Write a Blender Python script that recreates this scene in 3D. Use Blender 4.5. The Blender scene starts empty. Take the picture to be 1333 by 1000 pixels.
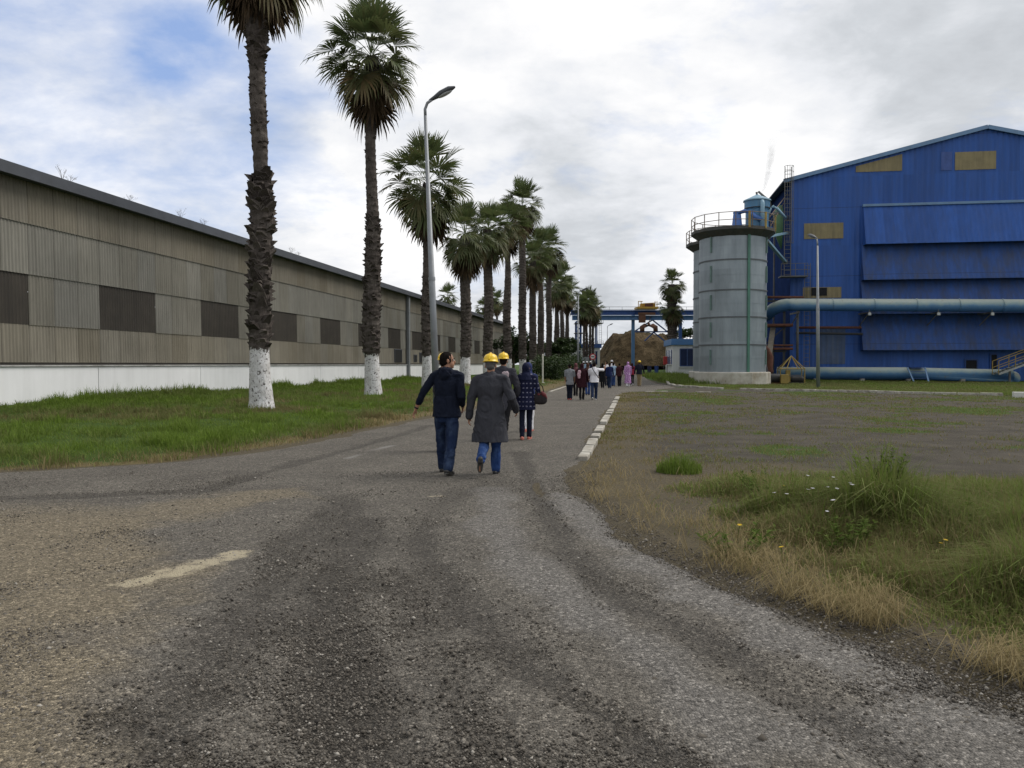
import bpy, bmesh, math, random
import numpy as np
from mathutils import Vector, Matrix, noise
R = math.radians
random.seed(7); rng = np.random.default_rng(11)
SC = bpy.context.scene; COL = SC.collection
# ------------------------------------------------------------------ camera
F = 1060.0; TH = math.atan(26 / F); CAMZ = 1.6
def ray(px, py):
    xc = (px - 666.5) / F; yc = (500 - py) / F
    return Vector((xc, math.cos(TH) + yc * math.sin(TH), -math.sin(TH) + yc * math.cos(TH)))
def at(px, py, Y):
    d = ray(px, py); return Vector((0, 0, CAMZ)) + d * (Y / d.y)
def gnd(px, py):
    d = ray(px, py); return Vector((0, 0, CAMZ)) + d * (CAMZ / -d.z)
cam = bpy.data.cameras.new('camera'); co = bpy.data.objects.new('camera', cam); COL.objects.link(co)
co.location = (0, 0, CAMZ); co.rotation_euler = (R(90) - TH, 0, 0)
cam.sensor_width = 36; cam.lens = F / 1333 * 36; cam.clip_end = 6000; cam.clip_start = 0.05
SC.camera = co
# road frame: v to the right of the road, u along it
DX, DY = 0.1483, 0.9889; RYAW = -math.atan2(DX, DY)
def rf(v, u, z=0.0): return Vector((DY * v + DX * u, -DX * v + DY * u, z))
def vu(x, y): return DY * x - DX * y, DX * x + DY * y
def sstep(a, b, x):
    t = np.clip((x - a) / (b - a), 0, 1); return t * t * (3 - 2 * t)
def H(x, y):
    v = DY * x - DX * y
    return 0.5 * sstep(64, 90, y) * sstep(-5, -1, v)
# ------------------------------------------------------------------ numpy value noise
_T = rng.random((256, 256))
def vn(x, y):
    x = np.asarray(x, float); y = np.asarray(y, float)
    xi = np.floor(x).astype(int); yi = np.floor(y).astype(int); fx = x - xi; fy = y - yi
    fx = fx * fx * (3 - 2 * fx); fy = fy * fy * (3 - 2 * fy)
    a = _T[xi & 255, yi & 255]; b = _T[(xi + 1) & 255, yi & 255]; c = _T[xi & 255, (yi + 1) & 255]; d = _T[(xi + 1) & 255, (yi + 1) & 255]
    return (a * (1 - fx) + b * fx) * (1 - fy) + (c * (1 - fx) + d * fx) * fy
def fbm(x, y, o=4):
    s = 0; a = 0.5
    for i in range(o): s = s + a * vn(np.asarray(x) * 2 ** i + 17.3 * i, np.asarray(y) * 2 ** i + 5.1 * i); a *= 0.5
    return s / (1 - 0.5 ** o)
# ------------------------------------------------------------------ object helpers
def tag(o, label=None, cat=None, group=None, kind=None):
    if label: o['label'] = label
    if cat: o['category'] = cat
    if group: o['group'] = group
    if kind: o['kind'] = kind
    return o
def empty(name, loc, rz=0.0, label=None, cat=None, group=None):
    o = bpy.data.objects.new(name, None); COL.objects.link(o); o.location = loc; o.rotation_euler = (0, 0, rz)
    o.empty_display_size = 0.2
    return tag(o, label, cat, group)
def npmesh(name, V, Fc, m, parent=None, smooth=False, attr=None):
    V = np.asarray(V, np.float32); Fc = np.asarray(Fc, np.int32)
    me = bpy.data.meshes.new(name); n, k = Fc.shape
    me.vertices.add(len(V)); me.vertices.foreach_set('co', V.ravel())
    me.loops.add(n * k); me.loops.foreach_set('vertex_index', Fc.ravel())
    me.polygons.add(n); me.polygons.foreach_set('loop_start', np.arange(0, n * k, k, dtype=np.int32))
    me.polygons.foreach_set('loop_total', np.full(n, k, np.int32))
    if smooth: me.polygons.foreach_set('use_smooth', np.ones(n, bool))
    for an, arr in (attr or {}).items():
        arr = np.asarray(arr, np.float32)
        if arr.ndim == 1:
            a = me.attributes.new(an, 'FLOAT', 'POINT'); a.data.foreach_set('value', arr)
        else:
            a = me.attributes.new(an, 'FLOAT_COLOR', 'POINT')
            c = np.ones((len(arr), 4), np.float32); c[:, :3] = arr; a.data.foreach_set('color', c.ravel())
    me.update(calc_edges=True); me.validate()
    me.materials.append(m)
    o = bpy.data.objects.new(name, me); COL.objects.link(o); o.parent = parent
    return o
class MB:
    def __init__(s): s.v = []; s.f = []; s.t = []; s.tone = 0.5
    def vert(s, p): s.v.append(tuple(p)); s.t.append(s.tone); return len(s.v) - 1
    def face(s, *i): s.f.append(i)
    def poly(s, pts): s.f.append(tuple(s.vert(p) for p in pts))
    def box(s, c, d, rz=0.0, M=None):
        x, y, z = d[0] / 2, d[1] / 2, d[2] / 2; cr, sr = math.cos(rz), math.sin(rz); ids = []
        for p in ((-x, -y, -z), (x, -y, -z), (x, y, -z), (-x, y, -z), (-x, -y, z), (x, -y, z), (x, y, z), (-x, y, z)):
            q = Vector((p[0] * cr - p[1] * sr, p[0] * sr + p[1] * cr, p[2]))
            if M: q = M @ q
            ids.append(s.vert((q[0] + c[0], q[1] + c[1], q[2] + c[2])))
        for f in ((0, 3, 2, 1), (4, 5, 6, 7), (0, 1, 5, 4), (1, 2, 6, 5), (2, 3, 7, 6), (3, 0, 4, 7)): s.face(*[ids[i] for i in f])
    def box2(s, a, b): s.box([(a[i] + b[i]) / 2 for i in range(3)], [abs(b[i] - a[i]) for i in range(3)])
    def bar(s, a, b, w, h=None):
        a = Vector(a); b = Vector(b); d = b - a; L = d.length; q = d.to_track_quat('Z', 'Y').to_matrix()
        s.box((a + b) / 2, (w, h or w, L), M=q)
    def loft(s, pts, rad, n=12, xa=(1, 0, 0), cap=True, closed=True):
        """tube through pts, rad = radius or (ra, rb); ra along xa"""
        pts = [Vector(p) for p in pts]; xa = Vector(xa); rings = []
        rr = [(r, r) if not isinstance(r, (tuple, list)) else r for r in rad]
        def frame(i):
            a = pts[max(i - 1, 0)]; b = pts[min(i + 1, len(pts) - 1)]; d = (b - a).normalized()
            A = (xa - d * xa.dot(d))
            if A.length < 1e-3: A = d.orthogonal()
            A.normalize(); return d, A, d.cross(A)
        seq = []
        d0, A0, B0 = frame(0); d1, A1, B1 = frame(len(pts) - 1)
        if cap == 'round':
            m = min(rr[0]); seq += [(pts[0] - d0 * m * .85, A0, B0, (rr[0][0] * .45, rr[0][1] * .45)), (pts[0] - d0 * m * .5, A0, B0, (rr[0][0] * .85, rr[0][1] * .85))]
        for i, p in enumerate(pts):
            d, A, B = frame(i); seq.append((p, A, B, rr[i]))
        if cap == 'round':
            m = min(rr[-1]); seq += [(pts[-1] + d1 * m * .5, A1, B1, (rr[-1][0] * .85, rr[-1][1] * .85)), (pts[-1] + d1 * m * .85, A1, B1, (rr[-1][0] * .45, rr[-1][1] * .45))]
        for p, A, B, (ra, rb) in seq:
            rings.append([s.vert(p + A * (ra * math.cos(2 * math.pi * k / n)) + B * (rb * math.sin(2 * math.pi * k / n))) for k in range(n)])
        for r0, r1 in zip(rings, rings[1:]):
            for k in range(n): s.face(r0[k], r0[(k + 1) % n], r1[(k + 1) % n], r1[k])
        if cap:
            s.face(*rings[0][::-1]); s.face(*rings[-1])
    def tube(s, pts, r, n=8): s.loft(pts, [r] * len(pts), n, cap=True)
    def lathe(s, prof, n=32, c=(0, 0, 0), a0=0, cap=True):
        rings = []
        for r, z in prof:
            rings.append([s.vert((c[0] + r * math.cos(2 * math.pi * k / n + a0), c[1] + r * math.sin(2 * math.pi * k / n + a0), c[2] + z)) for k in range(n)])
        for r0, r1 in zip(rings, rings[1:]):
            for k in range(n): s.face(r0[k], r0[(k + 1) % n], r1[(k + 1) % n], r1[k])
        if cap: s.face(*rings[0][::-1]); s.face(*rings[-1])
    def ell(s, c, r, n=16, m=10, M=None):
        c = Vector(c); rings = []
        def P(a, b):
            q = Vector((r[0] * math.cos(a) * math.cos(b), r[1] * math.sin(a) * math.cos(b), r[2] * math.sin(b)))
            return c + (M @ q if M else q)
        bot = s.vert(P(0, -math.pi / 2)); top = s.vert(P(0, math.pi / 2))
        for j in range(1, m):
            b = -math.pi / 2 + math.pi * j / m
            rings.append([s.vert(P(2 * math.pi * k / n, b)) for k in range(n)])
        for k in range(n): s.face(bot, rings[0][(k + 1) % n], rings[0][k]); s.face(top, rings[-1][k], rings[-1][(k + 1) % n])
        for r0, r1 in zip(rings, rings[1:]):
            for k in range(n): s.face(r0[k], r0[(k + 1) % n], r1[(k + 1) % n], r1[k])
    def build(s, name, m, parent=None, smooth=False, tone=False, bevel=0):
        me = bpy.data.meshes.new(name); me.from_pydata(s.v, [], s.f)
        if smooth: me.polygons.foreach_set('use_smooth', np.ones(len(s.f), bool))
        if tone:
            a = me.attributes.new('tone', 'FLOAT', 'POINT'); a.data.foreach_set('value', np.array(s.t, np.float32))
        me.update(); me.materials.append(m)
        o = bpy.data.objects.new(name, me); COL.objects.link(o); o.parent = parent
        if bevel:
            b = o.modifiers.new('bevel', 'BEVEL'); b.width = bevel; b.segments = 2; b.limit_method = 'ANGLE'
        return o
    def remesh(s, name, m, parent, voxel, it=4, fold=0.0, fs=9.0, seed=0.0, it2=0):
        me = bpy.data.meshes.new('tmp'); me.from_pydata(s.v, [], s.f); me.update()
        o = bpy.data.objects.new('tmp', me); COL.objects.link(o)
        r = o.modifiers.new('r', 'REMESH'); r.mode = 'VOXEL'; r.voxel_size = voxel; r.use_smooth_shade = True
        if it: q = o.modifiers.new('s', 'SMOOTH'); q.factor = 0.5; q.iterations = it
        dg = bpy.context.evaluated_depsgraph_get(); ev = o.evaluated_get(dg)
        nm = bpy.data.meshes.new_from_object(ev, depsgraph=dg); bpy.data.objects.remove(o); bpy.data.meshes.remove(me)
        nm.name = name
        if fold:
            nv = len(nm.vertices); cs = np.empty(nv * 3, np.float32); ns = np.empty(nv * 3, np.float32); nm.vertices.foreach_get('co', cs); nm.vertices.foreach_get('normal', ns)
            cs = cs.reshape(-1, 3); ns = ns.reshape(-1, 3); dsp = np.empty(nv, np.float32)
            for i_, p in enumerate(cs.tolist()):
                w = (p[0] * fs + seed, p[1] * fs, p[2] * fs * .55 + 3 * noise.noise((p[0] * 3, p[1] * 3, p[2] * 3)))
                dsp[i_] = noise.noise(w) + .5 * noise.noise((w[0] * 2.3, w[1] * 2.3, w[2] * 2.3))
            nm.vertices.foreach_set('co', (cs + ns * (dsp * fold)[:, None]).ravel()); nm.update()
        nm.materials.clear(); nm.materials.append(m)
        ob = bpy.data.objects.new(name, nm); COL.objects.link(ob); ob.parent = parent
        return ob
# ------------------------------------------------------------------ material helpers
class NT:
    def __init__(s, name):
        s.m = bpy.data.materials.new(name); s.m.use_nodes = True; s.t = s.m.node_tree; s.b = s.t.nodes['Principled BSDF']
    def n(s, typ, **kw):
        nd = s.t.nodes.new(typ)
        for k, v in kw.items():
            if k.startswith('i_'):
                key = k[2:]; key = int(key) if key.isdigit() else key.replace('_', ' ')
                if isinstance(v, bpy.types.NodeSocket): s.t.links.new(v, nd.inputs[key])
                else: nd.inputs[key].default_value = v
            else: setattr(nd, k, v)
        return nd
    def l(s, a, b): s.t.links.new(a, b)
    def coord(s, scale=(1, 1, 1), kind='Object', loc=(0, 0, 0)):
        return s.n('ShaderNodeMapping', i_Vector=s.n('ShaderNodeTexCoord').outputs[kind], i_Scale=scale, i_Location=loc).outputs[0]
    def noise(s, vec, scale, detail=5, rough=.6, dist=0.0):
        return s.n('ShaderNodeTexNoise', i_Vector=vec, i_Scale=scale, i_Detail=detail, i_Roughness=rough, i_Distortion=dist).outputs['Fac']
    def ramp(s, fac, stops, interp='LINEAR'):
        nd = s.n('ShaderNodeValToRGB', i_Fac=fac); nd.color_ramp.interpolation = interp; e = nd.color_ramp.elements
        while len(e) > 1: e.remove(e[-1])
        e[0].position = stops[0][0]; e[0].color = c4(stops[0][1])
        for p, c in stops[1:]: x = e.new(p); x.color = c4(c)
        return nd.outputs[0]
    def mix(s, fac, a, b, typ='MIX'):
        nd = s.n('ShaderNodeMix', data_type='RGBA', blend_type=typ)
        for i, v in ((0, fac), (6, a), (7, b)):
            if isinstance(v, bpy.types.NodeSocket): s.l(v, nd.inputs[i])
            else: nd.inputs[i].default_value = v if i == 0 else c4(v)
        return nd.outputs[2]
    def math(s, op, a, b=0.0, c=0.0):
        nd = s.n('ShaderNodeMath', operation=op)
        for i, v in enumerate((a, b, c)):
            if isinstance(v, bpy.types.NodeSocket): s.l(v, nd.inputs[i])
            else: nd.inputs[i].default_value = v
        return nd.outputs[0]
    def attr(s, name, out='Fac'): return s.n('ShaderNodeAttribute', attribute_name=name).outputs[out]
    def set(s, col=None, rough=None, bump=None, bs=.3, bd=.02, metal=None, spec=None):
        for k, v in (('Base Color', col), ('Roughness', rough), ('Metallic', metal), ('Specular IOR Level', spec)):
            if v is None: continue
            if isinstance(v, bpy.types.NodeSocket): s.l(v, s.b.inputs[k])
            else: s.b.inputs[k].default_value = c4(v) if k == 'Base Color' else v
        if bump is not None: s.l(s.n('ShaderNodeBump', i_Strength=bs, i_Distance=bd, i_Height=bump).outputs[0], s.b.inputs['Normal'])
        return s.m
def c4(c):
    if isinstance(c, (int, float)): return (c, c, c, 1)
    return tuple(c) if len(c) == 4 else (*c, 1)
def mul(c, k): return tuple(min(1, x * k) for x in c[:3])
def simple(name, col, rough=.7, var=.2, scale=4.0, dirt=None, dirt_amt=.4, streak=False, bump=.15, metal=0.0, spec=.4, bscale=40, bd=.01):
    t = NT(name); v = t.coord()
    n1 = t.noise(v, scale, 6)
    col_ = t.ramp(n1, [(.25, mul(col, 1 - var)), (.75, mul(col, 1 + var))])
    if dirt:
        sv = t.coord((3, 3, .25)) if streak else t.coord((1, 1, 1), loc=(3, 7, 1))
        d = t.ramp(t.noise(sv, scale * .7, 7, .65), [(.45, 0), (.72, 1)])
        col_ = t.mix(t.math('MULTIPLY', d, dirt_amt), col_, dirt)
    return t.set(col_, rough, t.noise(v, bscale, 4) if bump else None, bump, bd, metal, spec)
def tonemat(name, stops, rough=.6, trans=0.0, var=.25, spec=.3):
    """colour from the per-leaf 'tone' attribute"""
    t = NT(name); c = t.ramp(t.attr('tone'), stops)
    n = t.noise(t.coord(), 3.0, 3)
    c = t.mix(1.0, c, t.ramp(n, [(.3, 1 - var), (.7, 1.0)]), 'MULTIPLY')
    t.set(c, rough, spec=spec)
    if trans:
        tr = t.n('ShaderNodeBsdfTranslucent', i_Color=c); mx = t.n('ShaderNodeMixShader', i_Fac=trans)
        t.l(t.b.outputs[0], mx.inputs[1]); t.l(tr.outputs[0], mx.inputs[2]); t.l(mx.outputs[0], t.t.nodes['Material Output'].inputs[0])
    return t.m
# ------------------------------------------------------------------ world and light
SUN_EL, SUN_AZ = R(50), R(68)         # azimuth from +Y towards +X
W = bpy.data.worlds.new('World'); SC.world = W; W.use_nodes = True
w = NT.__new__(NT); w.t = W.node_tree; w.b = None
for nd in list(w.t.nodes): w.t.nodes.remove(nd)
sky = w.n('ShaderNodeTexSky', sky_type='NISHITA', sun_disc=False, sun_elevation=SUN_EL, sun_rotation=SUN_AZ, altitude=50, dust_density=1.5)
tc = w.n('ShaderNodeTexCoord').outputs['Generated']
sep = w.n('ShaderNodeSeparateXYZ', i_0=tc)
den = w.math('ADD', w.math('MAXIMUM', sep.outputs[2], 0.0), 0.30)
pv = w.n('ShaderNodeCombineXYZ', i_0=w.math('DIVIDE', sep.outputs[0], den), i_1=w.math('DIVIDE', sep.outputs[1], den), i_2=0.0).outputs[0]
def spot(px, py, deg, soft):
    d = ray(px, py).normalized()
    dt = w.n('ShaderNodeVectorMath', operation='DOT_PRODUCT', i_0=tc, i_1=tuple(d)).outputs['Value']
    mr = w.n('ShaderNodeMapRange', interpolation_type='SMOOTHSTEP', i_Value=dt); mr.inputs[1].default_value = math.cos(R(deg)); mr.inputs[2].default_value = math.cos(R(max(deg - soft, 0)))
    return mr.outputs[0]
def addup(vals):
    s = vals[0]
    for v in vals[1:]: s = w.math('ADD', s, v)
    return s
cn = w.noise(pv, 2.3, 9, .58, .25); cb = w.noise(w.n('ShaderNodeMapping', i_Vector=pv, i_Location=(4.3, 1.7, 2)).outputs[0], 1.9, 8, .56, .3)
fine = w.noise(w.n('ShaderNodeMapping', i_Vector=pv, i_Location=(1.3, 8.7, 5), i_Scale=(1, 1.2, 1)).outputs[0], 5.2, 8, .6, .2)
blue = addup([w.math('MULTIPLY', spot(130, 60, 15, 15), .27), w.math('MULTIPLY', spot(225, 55, 4, 4), .18), w.math('MULTIPLY', spot(20, 30, 6, 6), .10), w.math('MULTIPLY', spot(280, 190, 9, 9), .12), w.math('MULTIPLY', spot(430, 130, 7, 7), .10)])
thin = w.n('ShaderNodeMapRange', i_Value=w.math('ADD', w.math('ADD', cn, w.math('MULTIPLY', fine, .45)), w.math('MULTIPLY', blue, -1.0)))
thin.inputs[1].default_value = .20; thin.inputs[2].default_value = .66
cov = thin.outputs[0]
bright = addup([w.math('MULTIPLY', cb, .75), w.math('MULTIPLY', fine, .42), w.math('MULTIPLY', spot(690, 60, 13, 12), .11), w.math('MULTIPLY', spot(890, 60, 14, 13), .12),
    w.math('MULTIPLY', spot(950, 240, 12, 11), .16), w.math('MULTIPLY', spot(560, 200, 12, 12), .08), w.math('MULTIPLY', spot(300, 250, 20, 18), .06), w.math('MULTIPLY', spot(90, 200, 6, 6), .12),
    w.math('MULTIPLY', spot(790, 195, 11, 11), -.15), w.math('MULTIPLY', spot(1250, 60, 14, 14), -.05), w.math('MULTIPLY', spot(830, 375, 5, 5), -.08), w.math('MULTIPLY', spot(540, 70, 9, 9), -.02)])
ccol = w.ramp(bright, [(.36, (.54, .565, .60)), (.50, (.68, .71, .75)), (.62, (.88, .90, .94)), (.74, (1.03, 1.03, 1.04)), (.86, (1.14, 1.14, 1.14))])
skyc = w.mix(1.0, sky.outputs[0], (1.0, 1.0, 1.12), 'MULTIPLY')
skyc = w.mix(.55, skyc, (3.0, 4.3, 7.2))
cl10 = w.n('ShaderNodeVectorMath', operation='SCALE', i_0=ccol, i_Scale=7.5).outputs[0]
fin = w.mix(cov, skyc, cl10)
bg = w.n('ShaderNodeBackground', i_Color=fin, i_Strength=0.1)
w.l(bg.outputs[0], w.n('ShaderNodeOutputWorld').inputs[0])
sl = bpy.data.lights.new('sun', 'SUN'); sl.energy = 2.0; sl.angle = R(35); sl.color = (1, .95, .88)
so = bpy.data.objects.new('sun', sl); COL.objects.link(so)
so.rotation_euler = Vector((-math.sin(SUN_AZ) * math.cos(SUN_EL), -math.cos(SUN_AZ) * math.cos(SUN_EL), -math.sin(SUN_EL))).to_track_quat('-Z', 'Y').to_euler()
SC.view_settings.view_transform = 'Standard'; SC.view_settings.look = 'None'; SC.view_settings.gamma = 1; SC.view_settings.exposure = 0.36
# ------------------------------------------------------------------ people
def cloth(name, col, var=.18, scale=6, fade=None, rough=.9, pattern=None, fadez=None):
    t = NT(name); v = t.coord()
    c = t.ramp(t.noise(v, scale, 6), [(.3, mul(col, 1 - var)), (.7, mul(col, 1 + var))])
    if fade:
        f = t.ramp(t.noise(t.coord((1.3, 1.3, .7)), 5.0, 5), [(.46, 0), (.70, 1)])
        c = t.mix(t.math('MULTIPLY', f, .75), c, fade)
    if pattern == 'check':
        bx = t.n('ShaderNodeTexBrick', i_Vector=t.coord((1, 1, 1), loc=(0, 0, 0)), offset=0.0, squash=1.0)
        s = t.n('ShaderNodeSeparateXYZ', i_0=v)
        fx = t.math('ABSOLUTE', t.math('SUBTRACT', t.math('FRACT', t.math('MULTIPLY', t.math('ADD', s.outputs[0], 5.0), 13.0)), .5))
        fz = t.math('ABSOLUTE', t.math('SUBTRACT', t.math('FRACT', t.math('MULTIPLY', s.outputs[2], 10.5)), .5))
        m = t.math('MULTIPLY', t.math('LESS_THAN', fx, .24), t.math('LESS_THAN', fz, .13))
        m = t.math('MULTIPLY', m, t.ramp(t.noise(v, 30, 3), [(.4, .15), (.6, .9)]))
        c = t.mix(m, c, (.28, .28, .36)); t.t.nodes.remove(bx)
    if pattern == 'floral':
        m = t.ramp(t.noise(v, 14, 3, .5, .8), [(.47, 0), (.55, 1)])
        c = t.mix(t.math('MULTIPLY', m, .75), c, (.60, .42, .62))
    if pattern == 'blotch':
        m = t.ramp(t.noise(v, 22, 3, .5, .8), [(.5, 0), (.56, 1)])
        c = t.mix(m, c, (.55, .42, .45))
    t.set(c, rough, t.noise(t.coord((1, 1, .5)), 16, 5, .6, .6), .5, .03, spec=.15)
    return t.m
SKIN = simple('skin', (.33, .17, .105), .55, .12, 12, bump=.1, bscale=120)
HAIRM = simple('black_hair', (.011, .009, .008), .95, .4, 30, bump=.5, bscale=150, spec=.05)
GREYH = simple('grey_hair', (.10, .095, .09), .7, .3, 30, bump=.8, bscale=150)
YELLOW = simple('yellow_plastic', (.80, .52, .012), .32, .05, 3, dirt=(.35, .22, .03), dirt_amt=.25, bump=.03, spec=.5)
SHOEB = simple('black_leather', (.014, .014, .015), .5, .3, 14, dirt=(.08, .07, .055), dirt_amt=.5)
SOLE = simple('grey_rubber', (.07, .068, .062), .8, .3, 30, bump=.5)
def flat(name, col, rough=.85): return simple(name, col, rough, .2, 8)
CL = {}
def cm(key, col, **k):
    if key not in CL: CL[key] = cloth(key, col, **k)
    return CL[key]
NAVY = cm('navy_fleece', (.008, .011, .022)); JEANS = cm('dark_denim', (.012, .022, .055), fade=(.05, .075, .13)); JEANB = cm('blue_denim', (.02, .05, .16), fade=(.08, .14, .30))
COATG = cm('grey_twill', (.044, .045, .053)); BLACKC = cm('black_cloth', (.010, .010, .012)); MAROON = cm('maroon_cloth', (.028, .008, .012)); NAVYC = cm('navy_check', (.010, .012, .035), pattern='check')
NAVYS = cm('navy_scarf_cloth', (.010, .013, .035)); WHITEC = cm('white_cotton', (.72, .71, .74), var=.06); GREYT = cm('grey_jersey', (.20, .21, .225)); PINK = cm('floral_pink_cloth', (.30, .13, .32), pattern='floral')
PINKS = cm('pink_scarf_cloth', (.42, .25, .29), pattern='blotch'); KHAKI = cm('khaki_cotton', (.24, .19, .11)); BLUEL = cm('light_blue_cotton', (.30, .42, .55)); DNAVY = cm('dark_navy_cloth', (.012, .014, .024))
REDC = cm('red_cloth', (.22, .02, .04)); REDSHOE = flat('red_shoe_leather', (.42, .07, .06)); PINKSHOE = flat('coral_shoe_leather', (.50, .16, .12)); WSHOE = flat('white_shoe_leather', (.6, .6, .6)); DKSHOE = flat('dark_shoe_leather', (.03, .028, .027))
BLUESC = cm('blue_scarf_cloth', (.025, .035, .10)); PRINTC = cm('grey_print_cloth', (.045, .045, .055))
def person(px, Y, Ht, top, trousers, shoes, label, yaw=0.0, legs=((14, 8), (-14, 22)), footp=(0, -14), arms=None, head=(0, 0), hair=HAIRM, headwear=None,
           sleeve=1.0, hem=.86, flare=.0, robe=None, near=False, build=1.0, female=False, hood=False, scarf_m=None, px_h=None, group=None, loc=None, helmet_m=YELLOW, longhair=False, hemy=0.0, coatr=None, narrow=.05):
    s = Ht / 1.75
    if loc is None:
        p = at(px, 500, Y); loc = Vector((p.x, Y, float(H(p.x, Y)) + .004))
    root = empty('person', loc, RYAW + R(yaw), label, 'person', group)
    vox = .0075 if near else .011
    V = lambda x, y, z: Vector((x, y, z)) * s
    sw = (.172 if female else .192) * build; hipw = .088
    # --- legs by forward kinematics; lift so the lower sole touches the ground
    L = []
    for i, sx in enumerate((-1, 1)):
        a, b = R(legs[i][0]), R(legs[i][1]); hip = V(sx * hipw, 0, .90)
        kn = hip + V(0, math.sin(a), -math.cos(a)) * .43 + V(sx * .008, 0, 0); kn = kn - V(sx * narrow * .4, 0, 0); an = kn + V(-sx * narrow * .6, math.sin(a - b), -math.cos(a - b)) * .41
        f = R(footp[i]); fw = Vector((sx * .12, math.cos(f), math.sin(f))).normalized(); dn = Vector((0, math.sin(f), -math.cos(f)))
        heel = an + dn * .075 * s - fw * .065 * s; toe = an + dn * .075 * s + fw * .185 * s
        L.append((hip, kn, an, fw, dn, heel, toe))
    low = min(min(l[5].z, l[6].z) for l in L); up = Vector((0, 0, -low))
    L = [tuple((q + up) if k not in (3, 4) else q for k, q in enumerate(l)) for l in L]
    U = lambda x, y, z: V(x, y, z) + up
    lean = .03
    # --- arms
    arms = arms or ((-14, 7, 18, 4), (16, 7, 22, 4)); A = []
    for i, sx in enumerate((-1, 1)):
        p, q, eb, q2 = [R(z) for z in arms[i]]; sh = U(sx * sw, lean, 1.415)
        d1 = Vector((sx * math.sin(q), math.sin(p) * math.cos(q), -math.cos(p) * math.cos(q)))
        el = sh + d1 * .30 * s; pe = p + eb
        d2 = Vector((sx * math.sin(q2), math.sin(pe) * math.cos(q2), -math.cos(pe) * math.cos(q2))); wr = el + d2 * .255 * s
        A.append((sh, el, wr, d1, d2, sx))
    hy, hp = R(head[0]), R(head[1])
    HM = Matrix.Rotation(hy, 3, 'Z') @ Matrix.Rotation(hp, 3, 'X')
    hc = U(0, .055, 1.635); HP = lambda x, y, z: hc + (HM @ Vector((x, y, z))) * s
    tors = [(.80, .14, .09), (.90, .162, .112), (.98, .158, .11), (1.08, .142 if not female else .128, .10), (1.2, .155, .112), (1.32, .17 * (.92 if female else 1), .115), (1.41, .165 * (.92 if female else 1), .09), (1.47, .09, .07)]
    def torso(mb, grow, z0=0, bw=1.0):
        pts = [t_ for t_ in tors if t_[0] >= z0]
        mb.loft([U(0, lean * (t_[0] - .8) / .6, t_[0]) for t_ in pts], [((t_[1] * bw * build + grow) * s, (t_[2] * build + grow) * s) for t_ in pts], 18, cap='round')
        for sx in (-1, 1): mb.loft([U(sx * .06, lean, 1.455), U(sx * sw * .98, lean, 1.412)], [(.05 + grow) * s, (.058 + grow) * s], 12, xa=(0, 1, 0), cap='round')
    # --- body: one continuous skin surface
    b = MB(); torso(b, -.016, z0=.88)
    b.loft([U(0, .03, 1.44), U(0, .04, 1.50), U(0, .05, 1.57)], [.062 * s, .055 * s, .056 * s], 14, cap='round')
    b.ell(HP(0, -.008, .03), (.076 * s, .096 * s, .098 * s), M=HM)
    b.ell(HP(0, .03, -.045), (.058 * s, .062 * s, .075 * s), M=HM); b.ell(HP(0, .062, -.09), (.032 * s, .026 * s, .024 * s), M=HM)
    b.loft([HP(0, .085, .012), HP(0, .104, -.022), HP(0, .100, -.036)], [.011 * s, .017 * s, .014 * s], 8, cap='round')
    b.ell(HP(0, .080, .026), (.055 * s, .016 * s, .012 * s), M=HM); b.ell(HP(0, .088, -.062), (.024 * s, .012 * s, .009 * s), M=HM)
    for sx in (-1, 1): b.ell(HP(sx * .079, -.004, -.006), (.011 * s, .021 * s, .033 * s), 10, 8, M=HM)
    for sh, el, wr, d1, d2, sx in A:
        b.loft([sh, sh.lerp(el, .5), el, el.lerp(wr, .35), wr], [.048 * s, .045 * s, .037 * s, .038 * s, .026 * s], 12, cap='round')
        nrm = (Vector((-sx, 0, 0)) - d2 * Vector((-sx, 0, 0)).dot(d2)).normalized(); wd = d2.cross(nrm) * (1 if d2.cross(nrm).y > 0 else -1)
        b.loft([wr, wr + d2 * .03 * s, wr + d2 * .085 * s], [(.024 * s, .017 * s), (.035 * s, .015 * s), (.039 * s, .013 * s)], 12, xa=wd, cap='round')
        for k, (o_, ln) in enumerate(((.029, .068), (.0098, .078), (-.0098, .072), (-.029, .056))):
            p0 = wr + (d2 * .078 + wd * o_) * s; c = R(16 + 5 * k); pts = [p0]; dd = d2 + wd * o_ * 3.2
            for j, fr in enumerate((.46, .31, .23)):
                ang = c * (j + .6); pts.append(pts[-1] + (dd.normalized() * math.cos(ang) + nrm * math.sin(ang)) * ln * fr * s)
            b.loft(pts, [.0098 * s, .0092 * s, .0085 * s, .0075 * s], 8, cap='round')
        t0 = wr + (d2 * .025 + wd * .026) * s; t1 = t0 + (d2 * .03 + wd * .022 + nrm * .012) * s; t2 = t1 + (d2 * .032 + wd * .006 + nrm * .012) * s
        b.loft([t0, t1, t2], [.014 * s, .0115 * s, .009 * s], 8, cap='round')
    for hip, kn, an, fw, dn, heel, toe in L:
        b.loft([hip + Vector((0, 0, .02)), hip.lerp(kn, .5), kn, kn.lerp(an, .35), an], [.078 * s, .064 * s, .050 * s, .050 * s, .034 * s], 12, cap='round')
        b.loft([an + dn * .03 * s - fw * .03 * s, an + dn * .045 * s + fw * .05 * s, an + dn * .058 * s + fw * .14 * s], [.033 * s, .036 * s, .024 * s], 10, cap='round')
    b.remesh('body', SKIN, root, .0062 if near else .009, 3)
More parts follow.
